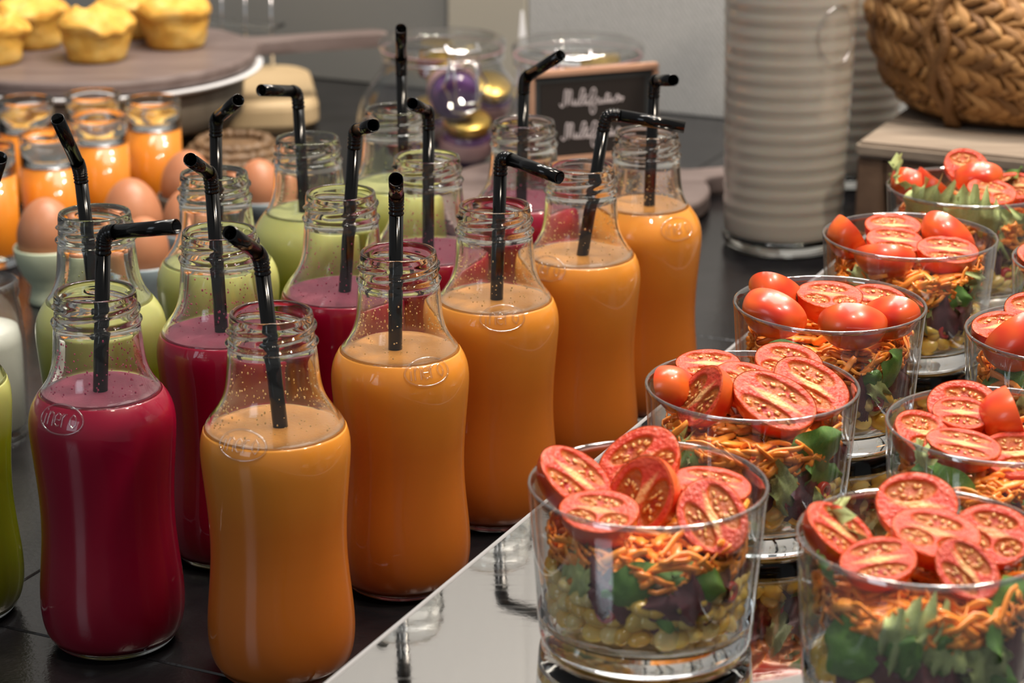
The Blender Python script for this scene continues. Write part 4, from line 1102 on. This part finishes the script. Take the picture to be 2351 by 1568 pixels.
o = add('paper_napkin', V, F, M['paper'], None, (.0080,1.775,.0004), smooth=False); tag(o, 'white paper napkin folded to a point between the clip-top jars', 'napkin')

# ---------------------------------------------------------------- chalkboard sign
sg = thing('chalkboard_sign', 'small black chalkboard sign in a reddish wooden frame, lettered in white script', 'sign', (.0158,1.545,.0495), math.atan2(.032,.0827))
WB, HB = .0885, .0565
def sbox(name, a, b, c, d, y0, y1, m, bv=.0008): return add(name, *box(a, b, y0, y1, c, d, bv, 2), M[m], sg, smooth=False)
sbox('frame_rail', -.0045, WB+.0045, -.0045, -.0001, -.001, .006, 'frame_wood'); sbox('frame_rail', -.0045, WB+.0045, HB+.0001, HB+.0045, -.001, .006, 'frame_wood')
sbox('frame_stile', -.0045, -.0001, 0, HB, -.001, .006, 'frame_wood'); sbox('frame_stile', WB+.0001, WB+.0045, 0, HB, -.001, .006, 'frame_wood')
sbox('board_border', 0, WB, 0, HB, .0015, .0035, 'board_edge', .0002)
sbox('blackboard', .0042, WB-.0055, .0012, HB-.0040, .0008, .0014, 'chalkboard', .0001)
sbox('support', WB*.44, WB*.56, -.0490, -.0046, .0005, .0040, 'frame_wood'); sbox('foot', WB*.28, WB*.72, -.0490, -.0462, -.012, .0000, 'frame_wood')
SCR = [[(495,690),(520,735),(552,718),(556,640),(562,500),(585,478),(598,510),(600,640),(606,715),(622,640),(630,505),(652,480),(668,520),(664,640),(672,690),(700,690),(712,640),(716,612),(712,660),(722,698),(745,690),(758,625),(760,680),(776,700),(800,670),(850,560),(872,480),(850,455),(820,470),(806,560),(808,650),(822,690),(845,690),(868,640),(895,540),(886,640),(892,684),(912,680),(928,620),(928,672),(945,684),(975,640),(1030,560),(1050,480),(1020,438),(985,470),(976,560),(985,660),(984,760),(1008,818),(1042,812),(1062,760),(1050,700),(1016,668),(1050,650),(1076,580),(1100,592),(1094,650),(1112,668),(1130,650),(1138,596),(1136,640),(1152,662),(1170,640),(1178,592),(1180,640),(1198,655),(1216,620),(1240,500),(1232,600),(1236,640),(1256,645),(1276,590),(1300,570),(1284,590),(1278,630),(1300,640),(1322,580),(1322,625),(1342,640),(1372,590),(1404,520),(1420,570),(1414,620),(1384,632)],
       [(1420,610),(1450,600),(1478,570),(1508,565)],[(870,560),(930,545)],[(1210,540),(1290,522)],[(930,590),(932,584)],[(1430,545),(1490,590),(1470,622)]]
def s_xy(px, py):
    s = (px-75-.055*(py-320))/1880; t = (py-320+.1046*(px-75))/1225
    return s*WB, HB*(1-t)
for dx, dy in ((0,0),(54,505)):
    parts = []
    for stk in SCR:
        pts = [Vector((*s_xy(p[0]+dx, p[1]+dy), 0)) for p in stk]
        fine = []
        for i in range(len(pts)-1):
            p0, p1, p2, p3 = pts[max(0,i-1)], pts[i], pts[i+1], pts[min(len(pts)-1,i+2)]
            for k in range(4):
                t = k/4
                fine.append(.5*((2*p1)+(p2-p0)*t+(2*p0-5*p1+4*p2-p3)*t*t+(3*p1-p0-3*p2+p3)*t**3))
        fine.append(pts[-1])
        parts.append(sweep([(p.x, .0007, p.y) for p in fine], .00050, 6, .35, True))
    o = add('chalk_lettering', *merge(parts), M['chalk'], sg)
